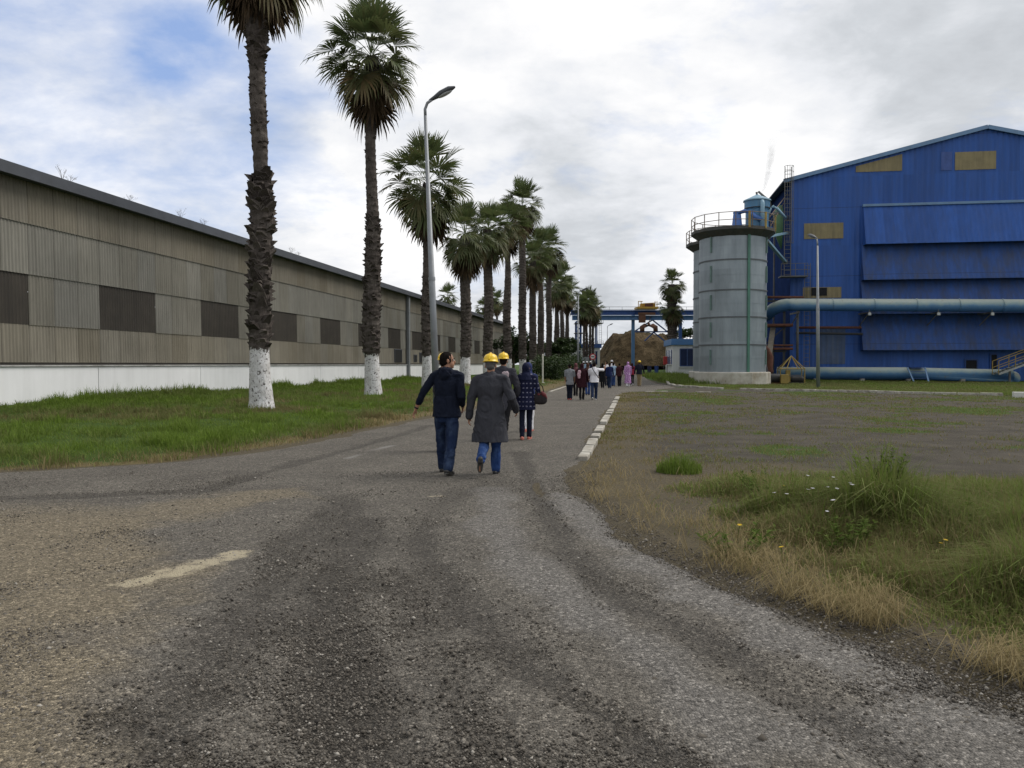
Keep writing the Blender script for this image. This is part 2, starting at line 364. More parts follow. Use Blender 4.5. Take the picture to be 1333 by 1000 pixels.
    # --- trousers
    if trousers:
        g = MB(); pts = tors[:3]
        g.loft([U(0, 0, .82), U(0, 0, .92), U(0, .005, 1.0)], [((.166 * build) * s, .118 * s), (.170 * build * s, .118 * s), (.145 * build * s, .10 * s)], 18, cap='round')
        tf = .85 if female else 1.0
        for hip, kn, an, fw, dn, heel, toe in L:
            lo = an.lerp(kn, .03)
            g.loft([hip + Vector((0, 0, .02)), hip.lerp(kn, .25), hip.lerp(kn, .6), kn, kn.lerp(an, .45), lo], [.098 * s, .098 * s * (.5 + tf / 2), .088 * s * tf, .076 * s * tf, .072 * s * tf, .071 * s * tf], 14, cap='round')
        g.remesh('trousers', trousers, root, vox, 3, .016 * s, 10, seed=px)
    # --- shoes
    for hip, kn, an, fw, dn, heel, toe in L:
        g = MB(); q = dn * -1
        g.loft([heel + q * .034 * s + fw * .012 * s, heel + q * .046 * s + fw * .07 * s, heel + q * .038 * s + fw * .14 * s, heel + q * .028 * s + fw * .215 * s], [(.036 * s, .036 * s), (.041 * s, .046 * s), (.047 * s, .038 * s), (.036 * s, .026 * s)], 14, cap='round')
        g.loft([an + dn * .02 * s, an + dn * .05 * s], [.042 * s, .044 * s], 12, cap='round')
        ob = g.remesh('shoe', shoes, root, vox, 2)
        g = MB(); side = fw.cross(q)
        g.loft([heel + q * .008 * s - fw * .012 * s, heel + q * .008 * s + fw * .08 * s, heel + q * .008 * s + fw * .16 * s, heel + q * .010 * s + fw * .238 * s], [(.036 * s, .012 * s), (.036 * s, .012 * s), (.047 * s, .012 * s), (.024 * s, .011 * s)], 12, xa=side, cap='round')
        g.remesh('sole', SOLE if shoes in (SHOEB, DKSHOE, WSHOE) else shoes, ob, vox, 1)
    # --- top
    g = MB(); gr = .016 if not coatr else .024
    torso(g, gr, z0=.95)
    zs = np.linspace(1.12, hem, 6); fz = .188 * build if not female else .186
    g.loft([U(0, lean * .4 + hemy * (1.12 - z) / .4, z) for z in zs], [((.150 * build + gr + (fz - .15 * build + flare) * (1.12 - z) / max(1.12 - hem, .1)) * s, (.112 + gr + (.046 + flare * .8) * (1.12 - z) / max(1.12 - hem, .1)) * s) for z in zs], 24, cap=True)
    for (sh, el, wr, d1, d2, sx) in A:
        sv = sleeve[0 if sx < 0 else 1] if isinstance(sleeve, tuple) else sleeve
        aw = 1.0 if not coatr else 1.22
        if sv <= .5: g.loft([sh, sh.lerp(el, sv * 2)], [.070 * s, .062 * s], 12, cap='round')
        else: g.loft([sh, sh.lerp(el, .5), el, el.lerp(wr, .45 * (sv - .5) * 2), el.lerp(wr, (sv - .5) * 2)], [.070 * s * aw ** .5, .063 * s * aw, .056 * s * aw, .053 * s * aw, .046 * s * aw], 12, cap='round')
    if hood:
        g.loft([U(-.085, .02, 1.47), U(-.06, -.055, 1.495), U(0, -.085, 1.505), U(.06, -.055, 1.495), U(.085, .02, 1.47)], [.03 * s, .042 * s, .05 * s, .042 * s, .03 * s], 10, cap='round')
        g.ell(U(0, -.075, 1.43), (.085 * s, .05 * s, .085 * s))
    elif not female or not scarf_m:
        g.loft([U(0, .03, 1.45), U(0, .038, 1.505)], [(.082 * s, .075 * s), (.066 * s, .064 * s)], 14, cap='round')
    g.remesh('coat' if coatr else ('robe' if robe else 'jacket'), top, root, vox, 3, (.018 if not coatr else .022) * s, 7.5 if not coatr else 6, seed=px * 1.7)
    # --- hair, scarf, helmet
    if scarf_m:
        g = MB(); g.ell(HP(0, -.014, .022), (.094 * s, .112 * s, .118 * s), M=HM); g.loft([HP(0, -.015, .0), HP(0, -.01, -.10), U(0, .0, 1.44), U(0, .0, 1.37)], [(.088 * s, .09 * s), (.088 * s, .088 * s), (.125 * s, .105 * s), (.165 * s, .13 * s)], 18, cap='round')
        g.remesh('headscarf', scarf_m, root, vox, 3, .012 * s, 10, seed=px)
    else:
        g = MB(); g.ell(HP(0, -.018, .040), (.082 * s, .098 * s, .097 * s), M=HM); g.ell(HP(0, -.045, -.012), (.068 * s, .062 * s, .062 * s), M=HM)
        for sx in (-1, 1): g.ell(HP(sx * .068, .018, .0), (.012 * s, .022 * s, .035 * s), 8, 6, M=HM)
        if longhair: g.loft([HP(0, -.05, .02), HP(0, -.085, -.08), HP(0, -.09, -.2)], [(.08 * s, .05 * s), (.085 * s, .045 * s), (.07 * s, .03 * s)], 14, cap='round')
        g.remesh('hair', hair, root, vox, 1, .006 * s, 40)
    if headwear in ('helmet', 'cap'):
        g = MB(); k = .95 if headwear == 'helmet' else .88
        prof = [(.128, .0), (.130, .012), (.118, .016), (.117, .05), (.108, .085), (.086, .116), (.05, .134), (.001, .140)]
        g.lathe([(r * s * k, z * s * k) for r, z in prof], 28, cap=False)
        hb = g.v; g.v = []
        for (x, y, z) in hb:
            q = Vector((x * .96, y * 1.12 + (.03 * s if (z < .02 * s and y > .07 * s) else 0), z)); g.v.append(tuple(hc + HM @ (q + Vector((0, -.012, .050)) * s)))
        o = g.build('helmet' if headwear == 'helmet' else 'cap', helmet_m, root, smooth=True)
        so_ = o.modifiers.new('solid', 'SOLIDIFY'); so_.thickness = .006
        if headwear == 'helmet':
            g = MB(); g.loft([hc + HM @ (Vector((0, y, z)) * s) for y, z in ((-.140, .085), (-.115, .142), (-.06, .183), (0, .192), (.06, .180), (.10, .142), (.125, .09))], [(.016 * s, .008 * s)] * 7, 8, cap='round')
            g.build('helmet_ridge', helmet_m, o, smooth=True)
    return root, dict(A=A, L=L, s=s, U=U, HP=HP, HM=HM)
WALK1 = dict(legs=((16, 6), (-14, 20)), footp=(6, -16)); WALK2 = dict(legs=((-14, 20), (16, 6)), footp=(-16, 6))
STAND = dict(legs=((5, 4), (-5, 10)), footp=(0, -4)); STAND2 = dict(legs=((-4, 10), (7, 5)), footp=(-4, 0))
# the two men nearest the camera
r, d = person(581, 11.75, 1.755, NAVY, JEANS, SHOEB, 'man in navy hooded sweatshirt and dark jeans turning his bare head right', legs=((15, 8), (-12, 14)), footp=(3, -10), narrow=-.035, yaw=-6, arms=((-12, 31, 18, 27), (-10, 7, 62, -10)), head=(-62, 4), sleeve=(.80, .86), hem=.83, hood=True, near=True, build=1.03)
sh, el, wr, d1, d2, sx = d['A'][0]
g = MB(); g.loft([wr - d2 * .034, wr - d2 * .012], [.033, .032], 16); g.build('wristwatch', flat('black_strap', (.02, .02, .022)), r, smooth=True)
EYE = simple('eye_white', (.6, .58, .55), .3, .05)
for k in (-1, 1):
    g = MB(); g.ell(d['HP'](k * .031, .083, .006), (.012, .012, .010), 10, 8); g.build('eye', EYE, r, smooth=True)
    g = MB(); g.loft([d['HP'](k * .014, .098, .026), d['HP'](k * .034, .094, .032), d['HP'](k * .050, .078, .026)], [.005, .006, .004], 6); g.build('eyebrow', HAIRM, r)
r, d = person(638, 11.65, 1.675, COATG, JEANB, SHOEB, 'man in long grey work coat and yellow hard hat walking with his left sole lifted', legs=((-8, 52), (10, 5)), footp=(-62, 0), arms=((-6, 13, 14, 9), (-14, 24, 60, 6)), head=(0, -6), hair=GREYH, headwear='helmet', hem=.50, flare=.05, near=True, build=1.12, coatr=True, sleeve=1.0)
person(576.8, 14.8, 1.72, COATG, JEANS, SHOEB, 'man almost hidden in front of the navy hooded man, only his yellow hard hat showing', headwear='helmet', **STAND, hem=.8, build=.82, arms=((4, 0, 24, -8), (4, 0, 24, -8)), head=(0, 0))
person(655, 17.0, 1.77, PRINTC, BLACKC, DKSHOE, 'man in dark grey jacket and yellow hard hat beyond the long grey coat', headwear='helmet', hem=.62, coatr=True, arms=((-8, 10, 14, 6), (2, 16, 30, 8)), **WALK1)
g = MB(); g.ell(Vector((.05, -.135, 1.40)), (.055, .02, .05)); g.ell(Vector((.10, -.13, 1.37)), (.05, .022, .085)); r_ = [o for o in COL.objects if o.get('label', '').startswith('man in dark grey jacket')][0]; g.remesh('printed_patch', cm('pale_print_cloth', (.42, .36, .38), pattern='blotch'), r_, .012, 2, .006)
r, d = person(684.5, 17.1, 1.60, NAVYC, cm('navy_trousers', (.010, .012, .026)), PINKSHOE, 'woman in navy headscarf and white printed navy top carrying a shoulder bag', female=True, scarf_m=NAVYS, hem=.68, flare=.03, build=1.16, arms=((-4, 8, 20, 4), (-6, 16, 36, 8)), legs=((-5, 12), (9, 6)), footp=(-6, 2), near=True)
q = r.matrix_basis @ Vector((.30, .02, .90)); hb = empty('handbag', q, RYAW, 'dark red and black handbag on the headscarf woman\'s right arm', 'handbag')
g = MB(); g.loft([(-.0, -.02, -.10), (.0, -.01, 0), (0, 0, .08)], [(.15, .06), (.155, .065), (.11, .04)], 16, cap='round'); g.remesh('bag_body', flat('black_bag_leather', (.016, .012, .013)), hb, .01, 2, .006)
g = MB(); g.loft([(-.02, -.03, .06), (.03, -.03, .10), (.09, -.02, .04), (.13, -.01, -.02)], [.045, .05, .05, .03], 10, cap='round'); g.remesh('bag_flap', flat('dark_red_leather', (.10, .018, .02)), hb, .01, 2, .006)
g = MB(); g.tube([(-.10, 0, .06), (-.08, 0, .22), (-.02, 0, .30), (.05, 0, .22), (.09, 0, .06)], .010); g.build('bag_strap', CL['black_cloth'], hb)
person(688, 19.1, 1.60, BLUESC, WHITEC, PINKSHOE, 'woman in blue headscarf and white trousers ahead of the navy printed top', female=True, scarf_m=BLUESC, hem=.74, **STAND2)
# the group ahead on the road
GR = 'people walking ahead down the road'
person(741.5, 36.2, 1.57, GREYT, NAVY, REDSHOE, 'person in light grey t-shirt and red shoes at left of the road', sleeve=.42, hem=.74, arms=((4, 6, 30, 2), (4, 6, 40, 0)), group=GR, **STAND)
r, d = person(757.5, 36.0, 1.60, MAROON, BLACKC, DKSHOE, 'woman in dark maroon coat with a pink scarf over her shoulder', female=True, scarf_m=MAROON, hem=.60, flare=.05, build=1.18, coatr=True, group=GR, **STAND2)
g = MB(); g.loft([(-.10, -.16, 1.30), (-.12, -.18, 1.14), (-.11, -.19, .98)], [(.07, .03), (.08, .03), (.06, .025)], 12, cap='round'); g.remesh('shoulder_scarf', PINKS, r, .012, 2, .01)
r, d = person(773.5, 36.0, 1.66, WHITEC, JEANS, WSHOE, 'person in white t-shirt with black cross strap raising the right arm', sleeve=.40, hem=.83, build=1.14, arms=((10, 14, 50, 0), (88, 50, 74, 14)), group=GR, **WALK2)
g = MB(); g.loft([(-.10, -.13, 1.47), (-.05, -.165, 1.36), (.05, -.175, 1.2), (.15, -.165, 1.06), (.19, -.10, .98)], [(.016, .006)] * 5, 8, xa=(1, 0, .6)); g.build('cross_strap', BLACKC, r)
person(749.5, 40.5, 1.62, BLACKC, BLACKC, DKSHOE, 'woman in black glimpsed between the grey t-shirt and the maroon coat', female=True, scarf_m=cm('rose_scarf_cloth', (.12, .05, .055)), hem=.7, group=GR, **STAND)
person(765.0, 41.5, 1.62, NAVYS, JEANB, DKSHOE, 'woman in brown headscarf glimpsed between maroon coat and white t-shirt', female=True, scarf_m=cm('brown_scarf_cloth', (.07, .035, .025)), hem=.72, group=GR, **STAND2)
person(784.3, 53.5, 1.62, BLACKC, BLACKC, DKSHOE, 'person in dark top with a wide black skirt right of the white t-shirt', female=True, longhair=True, hem=.45, flare=.07, build=1.2, group=GR, **STAND)
person(789.6, 59.5, 1.76, WHITEC, DNAVY, DKSHOE, 'dark haired man in white shirt partly behind the navy shirt', group=GR, **STAND2)
person(793.6, 53.0, 1.64, cm('royal_navy_cloth', (.014, .022, .07)), JEANS, DKSHOE, 'person in navy blue shirt and jeans with legs apart', group=GR, legs=((14, 6), (-13, 14)), footp=(6, -8))
person(798.4, 58.5, 1.66, BLUEL, JEANB, DKSHOE, 'person in light blue shirt and blue jeans', hem=.8, group=GR, **STAND)
person(796.3, 66.0, 1.84, WHITEC, DNAVY, DKSHOE, 'person in white cap beyond the light blue shirt', headwear='cap', helmet_m=WHITEC, group=GR, **STAND)
person(806.3, 58.0, 1.62, cm('brown_maroon_cloth', (.045, .016, .018)), BLACKC, DKSHOE, 'person in brownish maroon jacket walking alone in the middle', hem=.76, group=GR, **STAND)
person(817.3, 57.5, 1.72, PINK, WHITEC, WSHOE, 'woman in floral pink robe and matching headscarf', female=True, scarf_m=PINK, hem=.22, flare=.04, robe=True, build=1.1, group=GR, **STAND2)
person(822.8, 60.5, 1.66, REDC, BLACKC, WSHOE, 'person in red top and dark trousers just behind the floral pink robe', female=True, scarf_m=MAROON, hem=.85, group=GR, **WALK1)
person(832.2, 58.2, 1.78, DNAVY, KHAKI, flat('brown_shoe_leather', (.12, .09, .06)), 'person in yellow hard hat, dark jacket and khaki trousers', headwear='helmet', hem=.84, build=1.15, arms=((-6, 16, 20, 8), (6, 16, 22, 8)), group=GR, **STAND)
for k, (px, Y, lb) in enumerate(((759.5, 84, 'distant person in white cap, leftmost of three, seen over the maroon coat'), (763.8, 80, 'distant person in white cap, middle of three, over the maroon coat'), (768.5, 82, 'distant person in white cap, rightmost of three, left of the white t-shirt'))):
    person(px, Y, 1.80, (GREYT, BLUEL, NAVYS)[k], DNAVY, DKSHOE, lb, headwear='cap', helmet_m=WHITEC, group=GR, **STAND)
# ------------------------------------------------------------------ ground, road, kerbs
def XL(y): return np.interp(y, [-12, 0, 5, 8, 10, 11, 11.9, 12.5, 13.25, 16.3, 22.9, 30, 40, 60, 160, 400], [-60, -42, -26, -17, -11.5, -9.2, -7.46, -6.45, -5.3, -4.1, -2.75, -1.0, 1.13, 4.13, 19.1, 55])
def XR(y): return np.interp(y, [-12, 0, 2, 3, 3.94, 4.51, 5.2, 6.15, 7.5, 10.2, 13.2, 39.4, 45, 50, 55, 60, 66, 75, 160, 400], [34, 9, 5, 3.4, 2.48, 2.27, 1.93, 1.47, 1.16, .82, 1.12, 5.05, 6.0, 8.8, 11.0, 11.6, 11.8, 12.4, 24.0, 60])
def wob(x, y, a=.25): return a * (fbm(np.asarray(x) * .9, np.asarray(y) * .9, 4) - .5) * 2
KP = [gnd(*p) for p in ((868, 496.5), (868.5, 498.5), (871, 501), (878, 503), (892, 504.6), (908, 505.4), (941, 507), (1010, 508.6), (1118, 511), (1216, 513.8), (1306, 515.2))]
KX = [p.x for p in KP[5:]] + [32, 50]; KY = [p.y for p in KP[5:]] + [38.2, 32.5]
def nonuni(a, b, fine, g=1.18, far=1600, lo=None):
    c = list(np.arange(a, b + 1e-6, fine)); st = fine
    x = b
    while x < far: st *= g; x += st; c.append(x)
    x = a; st = fine
    while x > -(lo or far): st *= g; x -= st; c.insert(0, x)
    return np.array(c)
gx = nonuni(-24, 32, .28); gy = nonuni(-4, 70, .28, lo=60)
XX, YY = np.meshgrid(gx, gy); xs = XX.ravel(); ys = YY.ravel(); vv, uu = vu(xs, ys)
left = sstep(.1, .9, (XL(ys) - xs) + wob(xs, ys, .5)); right = sstep(-.1, .3, (xs - XR(ys)) + wob(xs, ys, .25))
nz = fbm(xs * .45 + 9, ys * .45, 5); n2 = fbm(xs * 1.7 + 40, ys * 1.7, 4)
kline = np.interp(xs, KX, KY); behind = sstep(-.1, .3, ys - kline) * (xs > 12.6) + 0.0
verge = 1 - sstep(.3, 1.9, XL(ys) - xs + (n2 - .5) * 1.2)
dryL = left * np.clip(verge * 1.1 + sstep(-8.2, -6.0, vv) * sstep(20, 34, uu) * .9 * sstep(-.2, .2, n2 - .4), 0, 1)
lawn = left * (1 - dryL * .85)
wy = np.interp(xs, [-1, 1.3, 4, 8, 12, 30], [14.5, 13.4, 12.4, 11.2, 10.6, 9])     # weed area this side of this line
weed = right * (1 - sstep(-.8, .8, ys - wy - (nz - .5) * 4)); yard = right * sstep(-.5, 1.5, ys - wy - (nz - .5) * 4) * (1 - behind)
kerbverge = (1 - sstep(.4, 2.4, xs - XR(ys) + (n2 - .5) * 1.6)) * right * (ys > 9) * (ys < 44)
yard = yard * (1 - .85 * kerbverge)
yardgrass = yard * sstep(.54, .66, nz * .65 + n2 * .35 + .05 * (xs > 8)) * .7
lawn2 = behind * .75 + yardgrass + weed * sstep(.46, .6, nz) * .25
dry = np.clip(dryL + weed * (1 - sstep(.46, .6, nz)) * .55 * (1 - .7 * (1 - sstep(2, 3.4, xs)) * (ys > 7.5)) + kerbverge * .35 * n2, 0, 1)
zone = np.stack([np.clip(lawn + lawn2, 0, 1), dry, np.clip(yard, 0, 1)], 1)
zz = H(xs, ys) - .012 * right * (ys < 50) + .05 * (fbm(xs * .8, ys * .8, 3) - .5) * np.maximum(left, weed) + .10 * left * sstep(.3, 3, XL(ys) - xs)
zz = zz - .05 * sstep(.5, 1.1, XR(ys) - xs) * sstep(.5, 1.1, xs - XL(ys))
nx, ny = len(gx), len(gy); I = np.arange(nx * ny).reshape(ny, nx)
FQ = np.stack([I[:-1, :-1].ravel(), I[:-1, 1:].ravel(), I[1:, 1:].ravel(), I[1:, :-1].ravel()], 1)
t = NT('ground_soil'); P = t.coord(); z_ = t.n('ShaderNodeSeparateColor', i_0=t.attr('zone', 'Color'))
nA = t.noise(P, 1.2, 8, .65); nB = t.noise(P, 22, 4, .7); nC = t.noise(P, 90, 3, .6)
earth = t.ramp(nB, [(.3, (.068, .056, .036)), (.7, (.125, .105, .070))])
grassc = t.ramp(nB, [(.3, (.032, .060, .010)), (.7, (.062, .105, .018))]); dryc = t.ramp(nB, [(.3, (.09, .072, .035)), (.7, (.19, .15, .075))])
yardc = t.ramp(t.math('ADD', t.math('MULTIPLY', nA, .6), t.math('MULTIPLY', nC, .4)), [(.32, (.040, .035, .029)), (.5, (.073, .064, .050)), (.68, (.115, .100, .080))])
def soft(ch): return t.ramp(t.math('ADD', ch, t.math('MULTIPLY', t.math('SUBTRACT', nB, .5), .7)), [(.3, 0), (.62, 1)])
c = t.mix(soft(z_.outputs[2]), earth, yardc); c = t.mix(soft(z_.outputs[1]), c, dryc); c = t.mix(soft(z_.outputs[0]), c, grassc)
GM = t.set(c, .95, t.math('ADD', nB, t.math('MULTIPLY', nC, .6)), .8, .04, spec=.15)
gr = npmesh('ground', np.stack([xs, ys, zz], 1), FQ, GM, smooth=True, attr={'zone': zone}); tag(gr, kind='structure')
# --- road sheet with worn wheel tracks, dust and loose stone
ry = np.concatenate([np.arange(-8, 2, .4), np.arange(2, 14, .055), np.arange(14, 34, .16), np.arange(34, 66, .5), np.arange(66, 240, 4)])
tt = np.linspace(0, 1, 260); TTm, RY = np.meshgrid(tt, ry)
xl = XL(RY); xr = XR(RY); xl = np.maximum(xl, -34); near_ = RY < 12
X = xl + (xr - xl) * TTm
xs, ys = X.ravel(), RY.ravel(); edge = (TTm.ravel() - .5) * 2
xs = xs + wob(xs * 0 + np.sign(edge) * 30, ys, .35) * np.abs(edge) ** 8 + wob(xs * 0 + np.sign(edge) * 70, ys * 4, .10) * np.abs(edge) ** 12
def track(pts, wd):
    """soft band round a polyline on the ground: 1 on the line, 0 beyond wd"""
    P_ = [gnd(*p) for p in pts]; best = np.full(len(xs), 9.0)
    for a, b in zip(P_, P_[1:]):
        dx, dy = b.x - a.x, b.y - a.y; q = np.clip(((xs - a.x) * dx + (ys - a.y) * dy) / (dx * dx + dy * dy), 0, 1)
        best = np.minimum(best, np.hypot(xs - a.x - q * dx, ys - a.y - q * dy))
    best = best + (fbm(xs * 2.2, ys * 2.2, 4) - .5) * wd * 1.3
    return 1 - sstep(wd * .25, wd, best)
dark = np.maximum.reduce([track([(675, 590), (690, 632), (738, 719), (810, 787), (917, 835), (1000, 893), (1180, 1000)], .20) * .85, track([(545, 690), (557, 733), (610, 800), (683, 870), (780, 935), (900, 1000)], .20) * .95, track([(600, 640), (545, 690), (530, 760), (570, 850), (640, 1000)], .28) * .5,
    track([(450, 650), (370, 740), (300, 830), (240, 930), (200, 1000)], .36) * .75, track([(470, 680), (420, 780), (440, 880), (470, 1000)], .36) * .9, track([(0, 650), (150, 645), (262, 640), (380, 605), (472, 581), (560, 555)], .22) * .8, track([(650, 640), (640, 560)], .5) * .25])
dust = np.maximum.reduce([track([(0, 700), (200, 670), (330, 650)], .9) * .7, track([(0, 780), (160, 760)], .8) * .8, track([(130, 740), (240, 780), (150, 830)], .4) * .5])
bx_ = np.interp(ys, [2, 3.2, 4.46, 6.06, 8, 9.5], [-1.2, -1.65, -2.2, -2.88, -3.4, -4.5]); dust = np.maximum(dust, .85 * (1 - sstep(-.35, .45, xs - bx_ + (fbm(xs * 1.5, ys * 1.5, 4) - .5) * 1.2)) * (1 - sstep(8, 10, ys)))
grey = np.maximum.reduce([track([(730, 650), (860, 740), (1010, 820), (1250, 930)], .42), track([(640, 640), (660, 720), (760, 800), (900, 900), (960, 1000)], .38) * .8, track([(1000, 960), (1300, 1000)], .8) * .7])
spill = np.maximum.reduce([track([(176, 762), (310, 723)], .20), track([(560, 648), (574, 647)], .09)])
spill = np.maximum(spill, .22 * track([(95, 775), (172, 764), (330, 720)], .34))
wear = np.maximum(track([(452, 598), (472, 592)], .10), track([(480, 589), (512, 581)], .10)) * .9 * sstep(.3, .55, fbm(xs * 3, ys * 3, 3))
rz_ = H(xs, ys) + .004 + .018 * (fbm(xs * 1.3, ys * 1.3, 4) - .5) * (ys < 40) - .022 * np.clip(dark, 0, 1) * (ys < 20) + .008 * grey + .012 - .09 * np.abs(edge) ** 90
ndr, ncl = len(ry), len(tt); I = np.arange(ndr * ncl).reshape(ndr, ncl)
FQ = np.stack([I[:-1, :-1].ravel(), I[:-1, 1:].ravel(), I[1:, 1:].ravel(), I[1:, :-1].ravel()], 1)
t = NT('road_gravel'); P = t.coord(); s1 = t.n('ShaderNodeSeparateColor', i_0=t.attr('wear', 'Color')); s2 = t.n('ShaderNodeSeparateColor', i_0=t.attr('spill', 'Color'))
nA = t.noise(P, .8, 8, .6); nB = t.noise(P, 7, 7, .7); nC = t.noise(P, 60, 4, .7)
vo = t.n('ShaderNodeTexVoronoi', i_Vector=P, i_Scale=85.0, i_Randomness=1.0); vo2 = t.n('ShaderNodeTexVoronoi', i_Vector=P, i_Scale=46.0, i_Randomness=1.0)
g1 = t.n('ShaderNodeSeparateColor', i_0=vo.outputs['Color']).outputs[0]; g2 = t.n('ShaderNodeSeparateColor', i_0=vo2.outputs['Color']).outputs[1]
base = t.ramp(t.math('ADD', t.math('MULTIPLY', nA, .55), t.math('MULTIPLY', nB, .45)), [(.3, (.088, .079, .067)), (.5, (.126, .114, .096)), (.7, (.168, .152, .127))])
def m3(ch, sharp=.35): return t.ramp(t.math('ADD', ch, t.math('MULTIPLY', t.math('SUBTRACT', nB, .5), .8)), [(.5 - sharp, 0), (.5 + sharp, 1)])
c = t.mix(m3(s1.outputs[1]), base, (.185, .155, .108)); c = t.mix(t.math('MULTIPLY', m3(s1.outputs[2]), .8), c, (.165, .155, .142)); c = t.mix(t.math('MULTIPLY', m3(s1.outputs[0], .48), .64), c, (.046, .041, .035))
st = t.ramp(t.math('ADD', t.math('MULTIPLY', g1, .65), t.math('MULTIPLY', g2, .35)), [(.1, .40), (.45, .90), (.75, 1.3), (.95, 2.5)])
c = t.mix(1.0, c, st, 'MULTIPLY')
c = t.mix(t.ramp(t.math('ADD', s2.outputs[0], t.math('ADD', t.math('MULTIPLY', t.math('SUBTRACT', nC, .5), 1.6), t.math('MULTIPLY', t.math('SUBTRACT', nB, .5), 2.6))), [(.52, 0), (.98, .8)]), c, (.46, .40, .28)); c = t.mix(t.math('MULTIPLY', s2.outputs[1], .75), c, (.26, .25, .23))
bm = t.math('ADD', t.math('MULTIPLY', vo.outputs['Distance'], -.7), t.math('MULTIPLY', t.math('SUBTRACT', g1, vo2.outputs['Distance']), .4))
RM = t.set(c, .92, t.math('ADD', bm, t.math('MULTIPLY', nC, .3)), .9, .02, spec=.25)
ro = npmesh('road', np.stack([xs, ys, rz_], 1), FQ, RM, smooth=True, attr={'wear': np.stack([dark, dust, grey], 1), 'spill': np.stack([spill, wear, wear * 0], 1)}); tag(ro, kind='structure')
# --- white painted kerbs
KM = simple('white_kerb_paint', (.40, .38, .33), .9, .35, 4.5, dirt=(.13, .105, .075), dirt_amt=1.0, bump=.5)
def kerb(pts, w, h, gaps=.0, seg=.8, seed=1):
    rg = random.Random(seed); g = MB()
    for a, b in zip(pts, pts[1:]):
        a = Vector(a); b = Vector(b); n = max(1, int((b - a).length / seg))
        for i in range(n):
            if rg.random() < gaps: continue
            p = a.lerp(b, i / n); q = a.lerp(b, (i + 1) / n); d = (q - p).normalized(); z = float(H(p.x, p.y))
            p = p + d * .015 + Vector((rg.uniform(-.02, .02), 0, 0)); hh = h * rg.uniform(.75, 1.05); ang = math.atan2(d.y, d.x) + rg.uniform(-.02, .02)
            c = (p + q) / 2; g.box((c.x, c.y, z + hh / 2 - .06), ((q - p).length - .02, w * rg.uniform(.9, 1.05), hh + .12), rz=ang)
    return g
ks = [gnd(*p) for p in ((759, 600), (778, 565), (791, 543), (804, 518))]
tag(kerb(ks, .19, .085, .16, .6, 4).build('kerb', KM, bevel=.018), kind='structure')
tag(kerb(KP, .22, .14, .05, 1.0, 5).build('kerb', KM, bevel=.015), kind='structure')
o = MB(); p = gnd(1330, 517.5); o.box((p.x + .1, p.y, .06), (.9, .4, .40), rz=-.3); tag(o.build('kerb_block', simple('white_block_paint', (.62, .61, .58), .85, .1, 3, dirt=(.2, .17, .13)), bevel=.02), 'short white painted concrete block at the end of the yard kerb', 'block')
tag(kerb([rf(-4.75, u) for u in (46, 52, 62, 74)], .14, .05, .25, 1.1, 6).build('kerb', KM, bevel=.01), kind='structure')
tag(kerb([gnd(840, 510), gnd(868, 509.4), gnd(905, 510.3), gnd(945, 511)], .18, .03, .45, .7, 9).build('kerb', KM, bevel=.01), kind='structure')
# ------------------------------------------------------------------ grass, weeds, loose stone
def blades(name, P, h, wd, lean, tone, m, label=None):
    N = len(P); az = rng.random(N) * 2 * np.pi; sd = np.stack([-np.sin(az), np.cos(az), 0 * az], 1); dr = np.stack([np.cos(az), np.sin(az), 0 * az], 1); up = np.array([0, 0, 1.0])
    h = h[:, None]; wd = wd[:, None]; lean = lean[:, None]
    mid = P + up * h * .55 + dr * h * lean * .32; tip = P + up * h * np.maximum(1 - .45 * lean ** 1.5, .12) + dr * h * lean
    V = np.stack([P - sd * wd / 2, P + sd * wd / 2, mid - sd * wd * .38, mid + sd * wd * .38, tip], 1).reshape(-1, 3)
    b = (np.arange(N) * 5)[:, None]; Fc = np.concatenate([b + [0, 1, 3], b + [0, 3, 2], b + [2, 3, 4]], 0)
    o = npmesh(name, V, Fc, m, attr={'tone': np.repeat(tone, 5)}); return tag(o, label, None, None, 'stuff')
GRM = tonemat('grass_blades', [(0, (.34, .27, .14)), (.26, (.21, .17, .080)), (.42, (.195, .190, .078)), (.6, (.170, .215, .058)), (.8, (.145, .225, .034)), (1, (.200, .285, .045))], .75, .35, spec=.08)
def zs(x, y): return H(x, y) - .03
def pos(x, y): return np.stack([x, y, zs(x, y)], 1)
# lawn between road and warehouse
N = 620000; y = 9.5 * (95 / 9.5) ** rng.random(N); v = rng.uniform(-22.45, -4.7, N); u = (y - .0) ; x = (v + DX * y) / DY
k = (x < XL(y) - .15 - .3 * rng.random(N)); x, y = x[k], y[k]; v, u = vu(x, y)
nn = fbm(x * .5, y * .5, 4); n2 = fbm(x * 2.1 + 7, y * 2.1, 3); ed = XL(y) - x
dr = (1 - sstep(.2, 2.2, ed + (n2 - .5) * 2)) + sstep(-8.4, -6.2, v) * sstep(20, 34, u)
k = rng.random(len(x)) > dr * .72; x, y, v, u, nn, n2, ed, dr = [a[k] for a in (x, y, v, u, nn, n2, ed, dr)]
wallg = sstep(-20.2, -22.2, v)
h = (.12 + .13 * nn ** 1.5 + .16 * sstep(.55, .74, n2)) * rng.uniform(.6, 1.5, len(x)) * (1 - .4 * np.clip(dr, 0, 1)) + wallg * sstep(.45, .7, fbm(x * .4, y * .4 + 50, 3)) * .55 * rng.random(len(x))
tone = np.clip(.82 + .5 * (nn - .5) + rng.normal(0, .07, len(x)) - .55 * np.clip(dr, 0, 1) * (rng.random(len(x)) < .75) - .42 * sstep(.46, .68, fbm(x * .3 + 3, y * .3 + 8, 4)) * sstep(-21, -13, v) - .10, 0, 1)
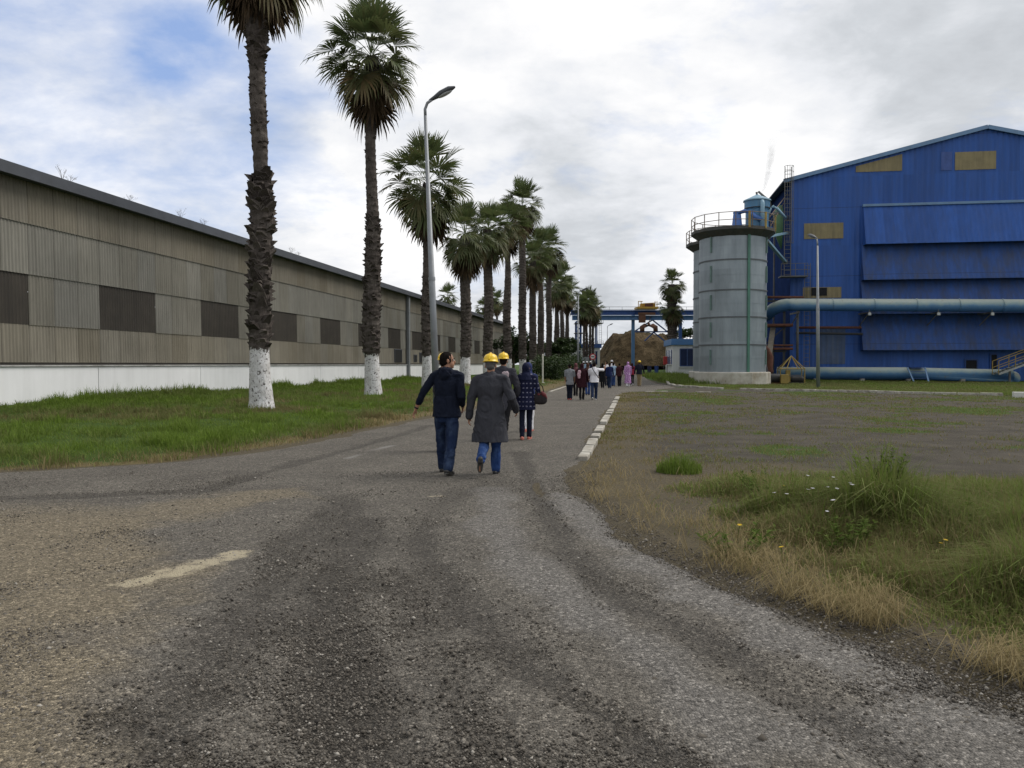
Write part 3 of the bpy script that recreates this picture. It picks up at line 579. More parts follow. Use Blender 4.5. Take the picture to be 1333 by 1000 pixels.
blades('lawn_grass', pos(x, y), h, .011 * np.maximum(1, y / 13) * rng.uniform(.7, 1.4, len(x)), rng.uniform(.1, .9, len(x)), tone, GRM, 'lush green grass strip between the road and the white wall')
# grass behind the far kerb and patches in the yard
N = 120000; x = rng.uniform(12.6, 42, N); y = rng.uniform(36, 73, N); k = (y > np.interp(x, KX, KY) + .15) & (vu(x, y)[1] < 77.3); x, y = x[k], y[k]; nn = fbm(x * .4, y * .4, 4)
k = rng.random(len(x)) < .35 + nn; x, y, nn = x[k], y[k], nn[k]
xb = 12.9 + 4.6 * rng.random(9000); yb = 63 + 22 * rng.random(9000); x = np.concatenate([x, xb]); y = np.concatenate([y, yb]); nn = np.concatenate([nn, .8 + 0 * xb])
blades('verge_grass', pos(x, y), (.08 + .2 * nn ** 2) * rng.uniform(.6, 1.5, len(x)) + .35 * (nn == .8) * rng.random(len(x)), .035 * rng.uniform(.7, 1.4, len(x)), rng.uniform(.2, .9, len(x)), np.clip(.50 + .55 * (nn - .5) + rng.normal(0, .09, len(x)), 0, 1), GRM, 'rough grass between the white kerb and the blue factory')
N = 190000; y = 10.5 * (46 / 10.5) ** rng.random(N); x = XR(y) + .1 + 34 * rng.random(N) ** 1.3; nz = fbm(x * .45 + 9, y * .45, 5); n2 = fbm(x * 1.7 + 40, y * 1.7, 4)
sc = nz * .65 + n2 * .35 + .05 * (x > 8); k = (y < np.interp(x, KX, KY, left=60)) & (rng.random(N) < sstep(.46, .64, sc) * .9 + .04 + .09 * (x - XR(y) < 1.6)); x, y, nz, n2 = x[k], y[k], nz[k], n2[k]
blades('yard_grass', pos(x, y), (.03 + .09 * n2) * rng.uniform(.5, 1.4, len(x)), .010 * np.maximum(1, y / 12) * rng.uniform(.7, 1.3, len(x)), rng.uniform(.3, 1.1, len(x)), np.clip(.40 + .5 * (nz - .5) + rng.normal(0, .14, len(x)) - .15 * (x - XR(y) < 1.6), 0, 1), GRM, 'thin grass patches over the dark yard')
# tall weeds on the right
N = 520000; y = 3.2 * (13.5 / 3.2) ** rng.random(N); x = XR(y) + 10.5 * rng.random(N) ** 1.25 - .1
nz = fbm(x * .62 + 31, y * .62 + 4, 4); n2 = fbm(x * 2.2 + 3, y * 2.2 + 60, 4); ed = x - XR(y) + (n2 - .5) * .8
wy_ = np.interp(x, [-1, 1.3, 4, 8, 12, 30], [12.3, 11.6, 11.3, 10.6, 10.2, 9])
dens = sstep(.2, 1.4, ed) * (1 - sstep(-1.6, .7, y - wy_ + (n2 - .5) * 2)); bare = sstep(.2, 1.8, x - 1.3 - .0 * y) * .0
lf = 1 - sstep(1.9, 3.2, x + (n2 - .5) * 1.4) * 1.0; lf = lf * sstep(7.6, 8.8, y)          # sparse trampled corner beside the kerb
k = rng.random(N) < dens * (1 - .93 * lf) * (.34 + .9 * nz); x, y, nz, n2, ed, lf, wy_ = [a[k] for a in (x, y, nz, n2, ed, lf, wy_)]
tall = sstep(.5, 2.2, ed) * (1 - lf); green = sstep(.44, .60, nz + .18 * (n2 - .5))
clump = np.zeros(len(x))
for q_, s_, a_ in (((1146, 690), .40, 1.25), ((1003, 668), .42, .55), ((1105, 735), .5, .45), ((1238, 715), .6, .4), ((950, 735), .5, .5), ((1290, 770), .5, .45), ((1040, 700), .35, .5), ((1190, 760), .4, .4)):
    g_ = gnd(*q_); clump += a_ * np.exp(-((x - g_.x) ** 2 + (y - g_.y) ** 2) / s_ ** 2)
h = (.06 + .42 * tall * (.12 + nz) * (.4 + .9 * n2) * (1 + clump)) * rng.uniform(.45, 1.5, len(x)) * (1 - .45 * sstep(-3, -.3, y - wy_))
tone = np.clip(np.where(rng.random(len(x)) < .38 + .34 * green * sstep(.1, .7, ed) + .22 * clump - .2 * (1 - tall), .55 + rng.normal(0, .10, len(x)) + .15 * (nz - .5), .21 + rng.normal(0, .14, len(x))), 0, 1)
blades('weeds', pos(x, y), h, (.0038 + .0034 * (tone > .45)) * np.maximum(1, y / 6) * rng.uniform(.6, 1.5, len(x)), rng.uniform(.15, 1.25, len(x)), tone, GRM, 'tall mixed green and dry weeds beside the gravel bend')
N = 9000; y = 3.2 * (12.5 / 3.2) ** rng.random(N); x = XR(y) + np.abs(rng.normal(.25, .42, N)); n2 = fbm(x * 2.6 + 11, y * 2.6, 3); k = rng.random(N) < sstep(.40, .58, n2) * (1 - .75 * sstep(6.5, 8.5, y)); x, y = x[k], y[k]
P_ = pos(x, y); P_[:, 2] += .045
blades('straw', P_, rng.uniform(.10, .34, len(x)), .0042 * np.maximum(1, y / 7), rng.uniform(1.1, 1.7, len(x)), np.clip(rng.normal(.10, .09, len(x)), 0, 1), GRM, 'flattened dry straw along the gravel edge')
# loose gravel
def stones(name, x, y, sz, tone, m, label):
    N = len(x); o6 = np.array([[1, 0, 0], [0, 1, 0], [-1, 0, 0], [0, -1, 0], [0, 0, 1], [0, 0, -1.0]])
    V = o6[None] * (sz[:, None, None] * rng.uniform(.6, 1.2, (N, 6, 1))); V[:, :, 2] *= .7; a = rng.random(N) * 6.28; ca, sa = np.cos(a)[:, None], np.sin(a)[:, None]
    Vx = V[:, :, 0] * ca - V[:, :, 1] * sa; Vy = V[:, :, 0] * sa + V[:, :, 1] * ca; tl = rng.normal(0, .35, (N, 1)); V[:, :, 2] += Vx * tl
    P = np.stack([Vx + x[:, None], Vy + y[:, None], V[:, :, 2] + (.014 + .25 * sz)[:, None]], 2).reshape(-1, 3)
    f = np.array([[0, 1, 4], [1, 2, 4], [2, 3, 4], [3, 0, 4], [1, 0, 5], [2, 1, 5], [3, 2, 5], [0, 3, 5]]); Fc = ((np.arange(N) * 6)[:, None, None] + f[None]).reshape(-1, 3)
    return tag(npmesh(name, P, Fc, m, attr={'tone': np.repeat(tone, 6)}), label, None, None, 'stuff')
STM = tonemat('stone_chips', [(0, (.035, .031, .027)), (.4, (.095, .083, .068)), (.7, (.165, .148, .125)), (.9, (.26, .235, .20)), (1, (.42, .39, .34))], .9, 0, .35, spec=.25)
N = 330000; y = 2.4 * (12 / 2.4) ** rng.random(N); x = rng.uniform(-8.5, 4.5, N) * np.clip(y / 7, .45, 1.2); n2 = fbm(x * 1.1 + 70, y * 1.1, 4); er = XR(y) - x
dk = np.zeros(N); sv_xs, sv_ys = xs, ys; xs, ys = x, y
trk = np.maximum(track([(675, 590), (690, 632), (738, 719), (810, 787), (917, 835), (1000, 893), (1180, 1000)], .20), track([(545, 690), (557, 733), (610, 800), (683, 870), (780, 935), (900, 1000)], .20))
gb = np.maximum(track([(730, 650), (860, 740), (1010, 820), (1250, 930)], .42), track([(330, 1000), (420, 860), (500, 760)], .7) * .6)
pr = (.16 + .5 * sstep(.45, .7, n2) + 1.0 * gb + .5 * (1 - sstep(.1, 1.0, er))) * (1 - .5 * trk); k = (er > -.25) & (rng.random(N) < pr) & (x > XL(y)); x, y = x[k], y[k]
stones('gravel', x, y, np.exp(rng.normal(-5.15, .40, len(x))), np.clip(rng.normal(.52, .23, len(x)), 0, 1), STM, 'loose grey stone chips over the road surface')
xs, ys = sv_xs, sv_ys
# broad leaved tufts and single tall weeds
LFM = tonemat('weed_leaves', [(0, (.05, .085, .018)), (.5, (.095, .145, .028)), (1, (.165, .21, .055))], .85, .35, spec=.05)
def leafcloud(mb, C, rad, n, sz, rg, flat_=.0):
    for _ in range(n):
        d = Vector((rg.gauss(0, 1), rg.gauss(0, 1), rg.gauss(0, 1))).normalized() * rg.random() ** .4
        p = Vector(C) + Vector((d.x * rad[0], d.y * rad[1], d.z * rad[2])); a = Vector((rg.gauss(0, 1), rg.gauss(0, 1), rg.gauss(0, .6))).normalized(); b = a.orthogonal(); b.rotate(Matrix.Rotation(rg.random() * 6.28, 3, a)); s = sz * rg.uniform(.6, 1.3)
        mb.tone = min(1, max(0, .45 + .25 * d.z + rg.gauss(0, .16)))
        mb.poly([p - a * s, p + b * s * .45, p + a * s, p - b * s * .45])
def weedplant(name, px, py, ht, spread, stems, label, leaf=.062, m=LFM):
    rg = random.Random(int(px)); p = gnd(px, py); root = empty(name, (p.x, p.y, -.02), 0, label, 'weed'); st = MB(); lf = MB(); st.tone = .6
    for i in range(stems):
        az = rg.random() * 6.28; r = spread * rg.random() ** .5; h = ht * rg.uniform(.6, 1.05); b = Vector((math.cos(az) * r * .35, math.sin(az) * r * .35, 0)); e = Vector((math.cos(az) * r, math.sin(az) * r, h)); md = b.lerp(e, .5) + Vector((0, 0, h * .08))
        st.loft([b, md, e], [.003, .0025, .0015], 5)
        for q in range(int(h / .011)):
            f = rg.uniform(.12, 1); c = b.lerp(md, f * 2) if f < .5 else md.lerp(e, f * 2 - 1); a = rg.random() * 6.28; dd = Vector((math.cos(a), math.sin(a), rg.uniform(-.1, .7))).normalized(); sd = dd.cross(Vector((0, 0, 1))).normalized(); L = leaf * rg.uniform(.6, 1.5) * (1.35 - f * .6)
            lf.tone = min(1, max(0, rg.gauss(.45 + .2 * f, .15))); lf.poly([c, c + dd * L * .45 + sd * L * .2, c + dd * L, c + dd * L * .45 - sd * L * .2])
    st.build('stem', m, root, tone=True); lf.build('foliage', m, root, tone=True); return root
weedplant('weed_plant', 1143, 676, .74, .36, 30, 'tallest bushy green weed standing above the dry grass', .075)
weedplant('weed_plant', 1003, 652, .36, .50, 22, 'low spreading dark green weed with white flowers beside it', .05)
weedplant('weed_plant', 1238, 700, .36, .4, 12, 'smaller green weed at the right edge of the dry grass')
weedplant('weed_plant', 1105, 720, .36, .4, 12, 'broad green weed low in front of the tallest bushy weed', .055)
weedplant('weed_plant', 955, 720, .28, .4, 10, 'low green weed nearest the gravel edge')
def tuft(px, py, n, h, sp, label, tone=.7):
    p = gnd(px, py); a = rng.random(n) * 6.28; r = sp * rng.random(n) ** .5; x = p.x + np.cos(a) * r; y = p.y + np.sin(a) * r
    o = blades('grass_tuft', np.stack([x - p.x, y - p.y, -.02 + 0 * x], 1), h * rng.uniform(.35, 1.25, n) * (1.15 - .75 * (r / sp) ** 1.5), np.full(n, .011), rng.uniform(.1, .8, n), np.clip(rng.normal(tone, .1, n), 0, 1), GRM)
    o.location = (p.x, p.y, float(H(p.x, p.y))); del o['kind']; tag(o, label, 'grass tuft'); return o
tuft(884, 614, 900, .34, .34, 'bright green grass tuft alone on the bare ground by the kerb', .74)
tuft(345, 551, 2600, .30, .85, 'thick green grass tuft at the foot of the largest palm', .86)
tuft(515, 524, 1400, .3, .9, 'grass tuft around the foot of the second palm', .8)
for nm_, n_, colr in (('daisy', 16, (.72, .70, .72)), ('dandelion', 7, (.62, .42, .02))):
    FM = simple(nm_ + '_petals', colr, .7, .08); proto = None
    for i in range(n_):
        p = gnd(random.choice([random.gauss(1050, 34), random.gauss(1110, 30)]), random.uniform(662, 715)) if nm_ == 'daisy' else gnd(random.gauss(1140, 75), random.gauss(745, 45))
        if proto is None:
            g = MB(); h_ = .31 if nm_ == 'daisy' else .19
            for q in range(9):
                a = q * .698; g.poly([(0, -.01, h_), (.014 * math.cos(a - .3), .014 * math.sin(a - .3) - .01, h_ + .006), (.019 * math.cos(a), .019 * math.sin(a) - .01, h_ + .005), (.014 * math.cos(a + .3), .014 * math.sin(a + .3) - .01, h_ + .006)])
            o = proto = g.build(nm_, FM); g = MB(); g.tone = .5; g.loft([(0, 0, 0), (.01, 0, h_ * .6), (.0, -.01, h_ - .002)], [.002, .002, .002], 5); st0 = g.build('stalk', LFM, o, tone=True)
            tag(o, 'small white daisy standing among the tall weeds' if nm_ == 'daisy' else 'small yellow dandelion flower among the tall weeds', 'flower', 'white daisies in the weeds' if nm_ == 'daisy' else 'yellow dandelions in the weeds')
        else:
            o = proto.copy(); COL.objects.link(o); c_ = st0.copy(); COL.objects.link(c_); c_.parent = o
        o.location = (p.x, p.y, -.01); s_ = random.uniform(.9, 1.35); o.scale = (s_, s_, s_ * 1.15); o.rotation_euler = (random.uniform(-.2, .1), random.uniform(-.2, .2), random.random() * 6)
# ------------------------------------------------------------------ warehouse (local x = v + 22.5, y = u)
wh = empty('warehouse', rf(-22.5, 0), RYAW, 'long brown corrugated warehouse with dark panels above a white wall', 'warehouse')
t = NT('fibre_cement_sheet'); P = t.coord(); s = t.n('ShaderNodeSeparateXYZ', i_0=P)
ix = t.math('FLOOR', t.math('DIVIDE', t.math('SUBTRACT', s.outputs[1], 27.75), 1.375))
iz = t.math('ADD', t.math('GREATER_THAN', s.outputs[2], 3.09), t.math('ADD', t.math('GREATER_THAN', s.outputs[2], 4.99), t.math('GREATER_THAN', s.outputs[2], 6.89)))
wn = t.n('ShaderNodeTexWhiteNoise', noise_dimensions='2D', i_Vector=t.n('ShaderNodeCombineXYZ', i_0=ix, i_1=iz, i_2=0.0).outputs[0])
c = t.ramp(wn.outputs['Value'], [(0, (.172, .160, .134)), (.35, (.195, .184, .158)), (.65, (.198, .191, .172)), (1, (.228, .216, .188))])
sheet = t.ramp(t.math('DIVIDE', iz, 3.0), [(0, (1.22, 1.17, 1.08)), (.34, (1.14, 1.15, 1.15)), (.67, (1.10, 1.11, 1.10)), (1, (1.08, 1.03, .94))])
c = t.mix(1, c, sheet, 'MULTIPLY')
c = t.mix(1, c, t.ramp(t.noise(t.coord((4, 4, .22)), 1.6, 7, .7), [(.3, .78), (.7, 1.08)]), 'MULTIPLY')
c = t.mix(1, c, t.ramp(t.noise(P, .25, 5, .6), [(.3, .80), (.7, 1.12)]), 'MULTIPLY')
c = t.mix(t.math('MULTIPLY', t.ramp(t.noise(t.coord((9, 9, .5)), 1.0, 6, .7), [(.56, 0), (.75, 1)]), .5), c, (.055, .048, .036))
def edge_(d, w_): return t.math('LESS_THAN', t.math('ABSOLUTE', d), w_)
jn = t.math('MULTIPLY', edge_(t.math('SUBTRACT', t.math('FRACT', t.math('DIVIDE', t.math('SUBTRACT', s.outputs[1], 27.75), 1.375)), .012), .014), .5)
c = t.mix(jn, c, (.03, .027, .022))
SHEET = t.set(c, .9, t.noise(P, 30, 4), .15, .01, spec=.2)
PANEL = simple('dark_translucent_sheet', (.040, .033, .025), .6, .25, 1.2, dirt=(.022, .018, .014), streak=True, dirt_amt=.6)
def corr(y0, y1, z0, z1, xt, xb, pitch=.1719, amp=.024, per=6):
    n = int((y1 - y0) / pitch * per) + 1; yy = np.linspace(y0, y1, n); xo = amp * np.cos(yy / pitch * 2 * np.pi)
    V = np.concatenate([np.stack([xb + xo, yy, np.full(n, z0)], 1), np.stack([xt + xo, yy, np.full(n, z1)], 1)]); i = np.arange(n - 1)
    return V, np.stack([i, i + 1, n + i + 1, n + i], 1)
def cat(parts):
    V = []; Fc = []; k = 0
    for v_, f_ in parts: V.append(v_); Fc.append(f_ + k); k += len(v_)
    return np.concatenate(V), np.concatenate(Fc)
WE = 141.0; wins = [(23.65 + 8.25 * k, 23.65 + 8.25 * k + 4.1) for k in range(-1, 14)]
npmesh('bottom_sheets', *corr(-2, WE, 1.66, 3.12, -.115, -.085), SHEET, wh, smooth=True)
segs = []; a = -2
for w0, w1 in wins: segs.append((a, w0)); a = w1
segs.append((a, WE))
for a, b in segs: npmesh('window_row_sheet', *corr(a, b, 3.08, 5.02, -.12, -.085), SHEET, wh, smooth=True)
for w0, w1 in wins: npmesh('dark_panel', *corr(w0, w1, 3.085, 5.0, -.135, -.105), PANEL, wh, smooth=True)
npmesh('upper_sheets', *corr(-2, WE, 4.98, 6.92, -.12, -.08), SHEET, wh, smooth=True)
npmesh('eaves_sheets', *corr(-2, WE, 6.88, 8.6, -.12, -.075), SHEET, wh, smooth=True)
WHITE = simple('white_wall_paint', (.78, .785, .79), .85, .05, .6, dirt=(.30, .30, .28), dirt_amt=.16, streak=True, bump=.15)
g = MB()
for k in range(-4, 18):
    y0, y1 = 31.6 + 8.25 * (k - 0) - 8.25, 31.6 + 8.25 * k
    if y1 > -2 and y0 < WE: g.box2((-.6, max(y0, -2) + .02, -.3), (0, min(y1, WE) - .02, 1.50))
g.build('plinth_wall', WHITE, wh)
g = MB(); g.box2((-.61, -2, -.3), (-.03, WE, 1.49)); g.build('plinth_joint_fill', simple('grey_mortar', (.20, .20, .19)), wh)
g = MB(); g.box2((-.5, -2, 1.502), (.07, WE, 1.56)); g.build('wall_ledge', simple('weathered_ledge', (.40, .40, .385), .9, .25, 1.5, dirt=(.10, .09, .075), dirt_amt=.8), wh, bevel=.01)
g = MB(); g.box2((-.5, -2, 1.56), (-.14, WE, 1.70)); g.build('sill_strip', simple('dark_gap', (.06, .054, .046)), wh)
RF = simple('slate_roof_trim', (.060, .066, .080), .7, .2, 1.2, bump=.1)
g = MB(); g.box2((-.15, -2.2, 8.46), (.42, WE + .2, 8.52)); g.box2((.42, -2.2, 8.40), (.47, WE + .2, 8.82)); g.build('eaves_gutter', RF, wh)
g = MB(); g.poly([(.42, -2.2, 8.80), (.42, WE + .2, 8.80), (-18, WE + .2, 10.9), (-18, -2.2, 10.9)]); g.poly([(-18, -2.2, 10.9), (-18, WE + .2, 10.9), (-36.4, WE + .2, 8.80), (-36.4, -2.2, 8.80)]); ro_ = g.build('roof', RF, wh)
sd = ro_.modifiers.new('s', 'SOLIDIFY'); sd.thickness = .08
g = MB()
for yy in (-2, WE): g.poly([(-.2, yy, 0), (-.2, yy, 8.6), (-18, yy, 10.8), (-36, yy, 8.6), (-36, yy, 0)])
g.poly([(-36, -2, 0), (-36, -2, 8.6), (-36, WE, 8.6), (-36, WE, 0)]); g.build('end_wall', SHEET, wh)
g = MB(); g.box2((-.03, 79.0, 0), (.25, 79.5, 8.5)); g.build('downpipe', simple('grey_downpipe', (.17, .18, .19), .6, .15, 2), wh, bevel=.03)
DK = simple('dark_opening', (.008, .008, .008), .9)
for (y0, y1, z0, z1) in ((75.1, 77.4, 1.75, 2.95), (82.0, 83.0, 1.8, 2.5), (84.2, 85.6, 1.75, 2.75)):
    g = MB(); g.box2((-.11, y0, z0), (-.045, y1, z1)); f_ = g.build('vent_opening', DK, wh)
    g = MB()
    for a, b in (((y0 - .08, z0), (y0, z1)), ((y1, z0), (y1 + .08, z1)), ((y0 - .08, z1), (y1 + .08, z1 + .08))): g.box2((-.1, a[0], a[1]), (-.02, b[0], b[1]))
    g.build('vent_frame', RF, f_)
TWG = simple('dry_twig', (.09, .075, .05), .9)
for i, (px, h_) in enumerate(((78, .62), (88, .3), (165, .28), (232, .5), (262, .3), (375, .4), (385, .32))):
    r_ = (px - 666) / F; Y_ = 22.5 / (.148 - .989 * r_); _, u_ = vu(r_ * Y_, Y_); rg = random.Random(i)
    o = empty('dry_weed', rf(-22.3, u_, 8.82), rg.random(), ('tallest' if h_ == .62 else 'thin') + ' dry weed sprouting from the warehouse gutter', 'weed', 'dry weeds on the warehouse gutter'); g = MB()
    if h_ < .6: o['label'] = 'thin dry weed sprouting from the warehouse roof edge'
    for q in range(9):
        e = Vector((rg.uniform(-.25, .25), rg.uniform(-.35, .35), h_ * rg.uniform(.5, 1.1))); m_ = e * .5 + Vector((0, 0, .05)); g.loft([(0, 0, 0), m_, e], [.005, .004, .003], 4)
        for w_ in range(3): a = m_.lerp(e, rg.random()); g.loft([a, a + Vector((rg.uniform(-.1, .1), rg.uniform(-.12, .12), .08))], [.003, .002], 4)
    g.build('stalk', TWG, o)
# ------------------------------------------------------------------ palms
t = NT('palm_bark'); P = t.coord(); s = t.n('ShaderNodeSeparateXYZ', i_0=P)
nb = t.noise(t.coord((1, 1, .5)), 9, 7, .7); c = t.ramp(t.math('ADD', t.math('MULTIPLY', nb, .6), t.math('MULTIPLY', t.attr('tone'), .4)), [(.25, (.028, .023, .020)), (.5, (.078, .066, .058)), (.75, (.155, .135, .118)), (1, (.30, .23, .16))])
edge = t.math('ADD', t.attr('lime'), t.math('MULTIPLY', t.math('SUBTRACT', t.noise(P, 5, 5, .7), .5), 1.7))
chip = t.ramp(t.noise(P, 11, 6, .75), [(.55, 1), (.60, 0)])
lime = t.math('MULTIPLY', t.ramp(edge, [(.47, 0), (.53, 1)]), chip)
c = t.mix(lime, c, t.ramp(t.noise(P, 3, 5), [(.3, (.46, .44, .42)), (.6, (.68, .67, .67))]))
BARK = t.set(c, .95, nb, .8, .05, spec=.1)
FROND = tonemat('palm_frond', [(0, (.22, .15, .07)), (.18, (.17, .13, .06)), (.34, (.122, .128, .052)), (.6, (.090, .122, .044)), (1, (.14, .178, .068))], .55, .33, .25, spec=.3)
DEAD = tonemat('dead_frond', [(0, (.045, .032, .022)), (.5, (.095, .066, .040)), (1, (.17, .12, .07))], .85, .12, .4, spec=.1)
def frond(mb, c, az, el, L, fan, n, rg, tone, curl=.35, spr=1.0):
    d = Vector((math.cos(az) * math.cos(el), math.sin(az) * math.cos(el), math.sin(el))); side = Vector((-math.sin(az), math.cos(az), 0)); side.rotate(Matrix.Rotation(rg.uniform(-.35, .35), 3, d))
    p0 = Vector(c); p1 = p0 + d * L * .5; d2 = (d + Vector((0, 0, -curl * .55))).normalized(); p2 = p1 + d2 * L * .5
    mb.tone = min(1, tone + .12); w_ = .022
    for a, b in ((p0, p1), (p1, p2)):
        i = [mb.vert(a - side * w_), mb.vert(a + side * w_), mb.vert(b + side * w_ * .8), mb.vert(b - side * w_ * .8)]; mb.face(*i)
    d3 = (d2 + Vector((0, 0, -curl * .5))).normalized(); nrm = side.cross(d3).normalized()
    if nrm.z < 0: nrm = -nrm
    spread = R(rg.uniform(96, 118)) * spr; st = 2 * spread / n
    for k in range(n):
        a = -spread + st * (k + .5) + rg.gauss(0, .02); r = fan * (1 - .22 * (abs(a) / spread) ** 2) * rg.uniform(.86, 1.08)
        dr = d3 * math.cos(a) + side * math.sin(a) + nrm * (.30 * abs(math.sin(a))); dr.normalize(); tn = (side * math.cos(a) - d3 * math.sin(a)).normalized()
        droop = curl * rg.uniform(.5, 1.2); q1 = p2 + dr * r * .52 + Vector((0, 0, -.04 * droop)); q2 = p2 + dr * r * .80 + Vector((0, 0, -.16 * droop * r)); q3 = p2 + dr * r * (1 - .10 * droop) + Vector((0, 0, -.42 * droop * r))
        hw = st * .54 * r * .5; tw = nrm * rg.uniform(-.012, .012)
        mb.tone = min(1, max(0, tone + rg.gauss(0, .07)))
        b0 = mb.vert(p2 + dr * .03); a1 = mb.vert(q1 - tn * hw + tw); a2 = mb.vert(q1 + tn * hw - tw); c1 = mb.vert(q2 - tn * hw * .62); c2 = mb.vert(q2 + tn * hw * .62)
        mb.tone = min(1, max(0, tone - .07 + rg.gauss(0, .08))); e = mb.vert(q3)
        mb.face(b0, a1, a2); mb.face(a1, c1, c2, a2); mb.face(c1, e, c2)
def crown(root, z, size, seed, n=42, skirt=12, low=-42, hi=84, seg=24, stretch=1.0, nyoung=6, spread_z=.6):
    rg = random.Random(seed); g = MB(); sk = MB()
    for i in range(n):
        f = i / (n - 1); el = R(hi + (low - hi) * f ** 1.05 + rg.uniform(-10, 10)); az = i * 2.39996 + rg.uniform(-.25, .25)
        L = size * (.18 + .32 * rg.random() + .06 * math.sin(f * 3.0)); tone = .62 - .22 * f + rg.gauss(0, .06)
        if f > .82 and rg.random() < .35: tone = .24
        frond(g, (.05 * math.cos(az), .05 * math.sin(az), z + size * .22 * (1 - f) * spread_z * stretch - size * .15 * f * stretch), az, el, L, size * .50 * rg.uniform(.82, 1.08), seg, rg, tone, .15 + .8 * f, .62 + .4 * min(1, f * 1.8))
    for i in range(skirt):
        az = i * 2.39996 + rg.uniform(-.3, .3); frond(sk, (.12 * math.cos(az), .12 * math.sin(az), z - size * .2 * stretch - rg.random() * size * .28), az, R(rg.uniform(-80, -58)), size * .30 * rg.uniform(.8, 1.2), size * .42, max(10, seg - 8), rg, rg.uniform(.2, .75), .8)
    g.build('crown', FROND, root, tone=True)
    if skirt: sk.build('dead_fronds', DEAD, root, tone=True)
def trunk(root, prof, lime, boots, seed, lean=(0, 0), seg=22):
    """prof = [(z, r)], lime = height of the white base, boots = [(z0, z1, per metre, size)]"""
    rg = random.Random(seed); top = prof[-1][0]; g = MB(); nz_ = max(30, int(top / .09)); rings = []; lm = []
    def rad(z): return float(np.interp(z, [p[0] for p in prof], [p[1] for p in prof]))
    def ctr(z): f = z / top; return Vector((lean[0] * f + .06 * math.sin(z * .7 + seed), lean[1] * f, 0))
    for j in range(nz_ + 1):
        z = -.15 + (top + .15) * j / nz_; c = ctr(max(z, 0)); r = rad(max(z, 0)); smooth_ = z < lime + .05
        ring = []
        for k in range(seg):
            a = 2 * math.pi * k / seg; rr = r * (1 + (.05 if smooth_ else .10) * noise.noise(Vector((math.cos(a) * 2.2, math.sin(a) * 2.2, z * (1.5 if smooth_ else 3.2) + seed))) + (0 if smooth_ else .045 * math.sin(z * 21 + 1.3 * math.sin(a * 2))))
            g.tone = .5 + .4 * noise.noise(Vector((0, seed, z * 1.6))); ring.append(g.vert((c.x + rr * math.cos(a), c.y + rr * math.sin(a), z))); lm.append(.5 + (lime - z) * 1.6)
        rings.append(ring)
    for r0, r1 in zip(rings, rings[1:]):
        for k in range(seg): g.face(r0[k], r0[(k + 1) % seg], r1[(k + 1) % seg], r1[k])
    for z0, z1, per, size in boots:
        for i in range(int((z1 - z0) * per)):
            z = z0 + (z1 - z0) * rg.random(); a = i * 2.39996 + rg.uniform(-.3, .3); c = ctr(z); r = rad(z) * .93; s_ = size * rg.uniform(.6, 1.35); out = Vector((math.cos(a), math.sin(a), 0)); sd_ = Vector((-math.sin(a), math.cos(a), 0)); p = c + out * r + Vector((0, 0, z)); g.tone = rg.uniform(.1, .75)
            w_ = s_ * .62; tipv = p + out * s_ * rg.uniform(.35, .8) + Vector((0, 0, s_ * rg.uniform(.3, 1.0))) + sd_ * rg.uniform(-.3, .3) * s_
            i0 = [g.vert(p - sd_ * w_), g.vert(p + sd_ * w_), g.vert(p + sd_ * w_ * .7 + Vector((0, 0, s_ * .7))), g.vert(p - sd_ * w_ * .7 + Vector((0, 0, s_ * .7)))]; tp = g.vert(tipv - sd_ * w_ * .35); t2 = g.vert(tipv + sd_ * w_ * .35)
            g.face(i0[0], i0[1], t2, tp); g.face(i0[1], i0[2], t2); g.face(i0[2], i0[3], tp, t2); g.face(i0[3], i0[0], tp); lm += [0] * 6
    o = g.build('trunk', BARK, root, tone=True, smooth=False)
    a = o.data.attributes.new('lime', 'FLOAT', 'POINT'); a.data.foreach_set('value', np.clip(np.array(lm, np.float32), 0, 1))
PG = 'palms along the lawn row'
def palm(v, px, ztop, size, label, seed, base=.38, mid=.31, toprad=.23, lime=2.0, n=42, skirt=12, low=-42, boots=True, Y=None, seg=22, group=PG, stretch=1.0, prof=None, bt=None, lean=(0, 0), hi=84):
    r = (px - 666.5) / F
    if Y is None: Y = v / (DY * r - DX)
    x = r * Y; root = empty('palm_tree', (x, Y, float(H(x, Y)) + (.06 if v < -7 else 0)), random.Random(seed).random() * 6.28, label, 'palm tree', group)
    z = ztop
    prof = prof or [(0, base * 1.12), (.5, base), (lime, mid * .95), (lime + .4, mid * 1.05), (z * .5, mid), (z * .8, toprad * 1.1), (z, toprad * 1.05)]
    trunk(root, prof, lime, bt or [(lime + .1, z * .55, 34, .17), (z * .55, z * .85, 18, .11), (z * .88, z, 26, .17)], seed, lean)
    ob = [c_ for c_ in root.children]; crown(root, z, size, seed + 5, n, skirt, low, hi, seg, stretch)
    if lean != (0, 0):
        for c_ in root.children:
            if c_.name.split('.')[0] in ('crown', 'dead_fronds'): c_.location = (lean[0], lean[1], 0)
    return root
p1 = palm(-12.4, 340, 15.9, 2.9, 'nearest and thickest palm, with shaggy lower trunk and a pale scar above it', 3, n=54, skirt=30, low=-50, seg=28,
     prof=[(0, .46), (.3, .40), (1.0, .355), (1.95, .315), (2.1, .33), (3.2, .33), (5.5, .35), (6.8, .35), (7.5, .30), (7.85, .24), (8.5, .24), (9.2, .27), (10.4, .26), (11.6, .25), (12.1, .30), (13.2, .40), (14.6, .42), (15.9, .34)], bt=[(2.1, 7.2, 52, .25), (6.6, 7.8, 64, .30), (8.6, 11.9, 40, .10), (11.6, 13.0, 46, .20), (13, 15.6, 50, .24)], lime=2.0)
p1.rotation_euler = (0, 0, 0)
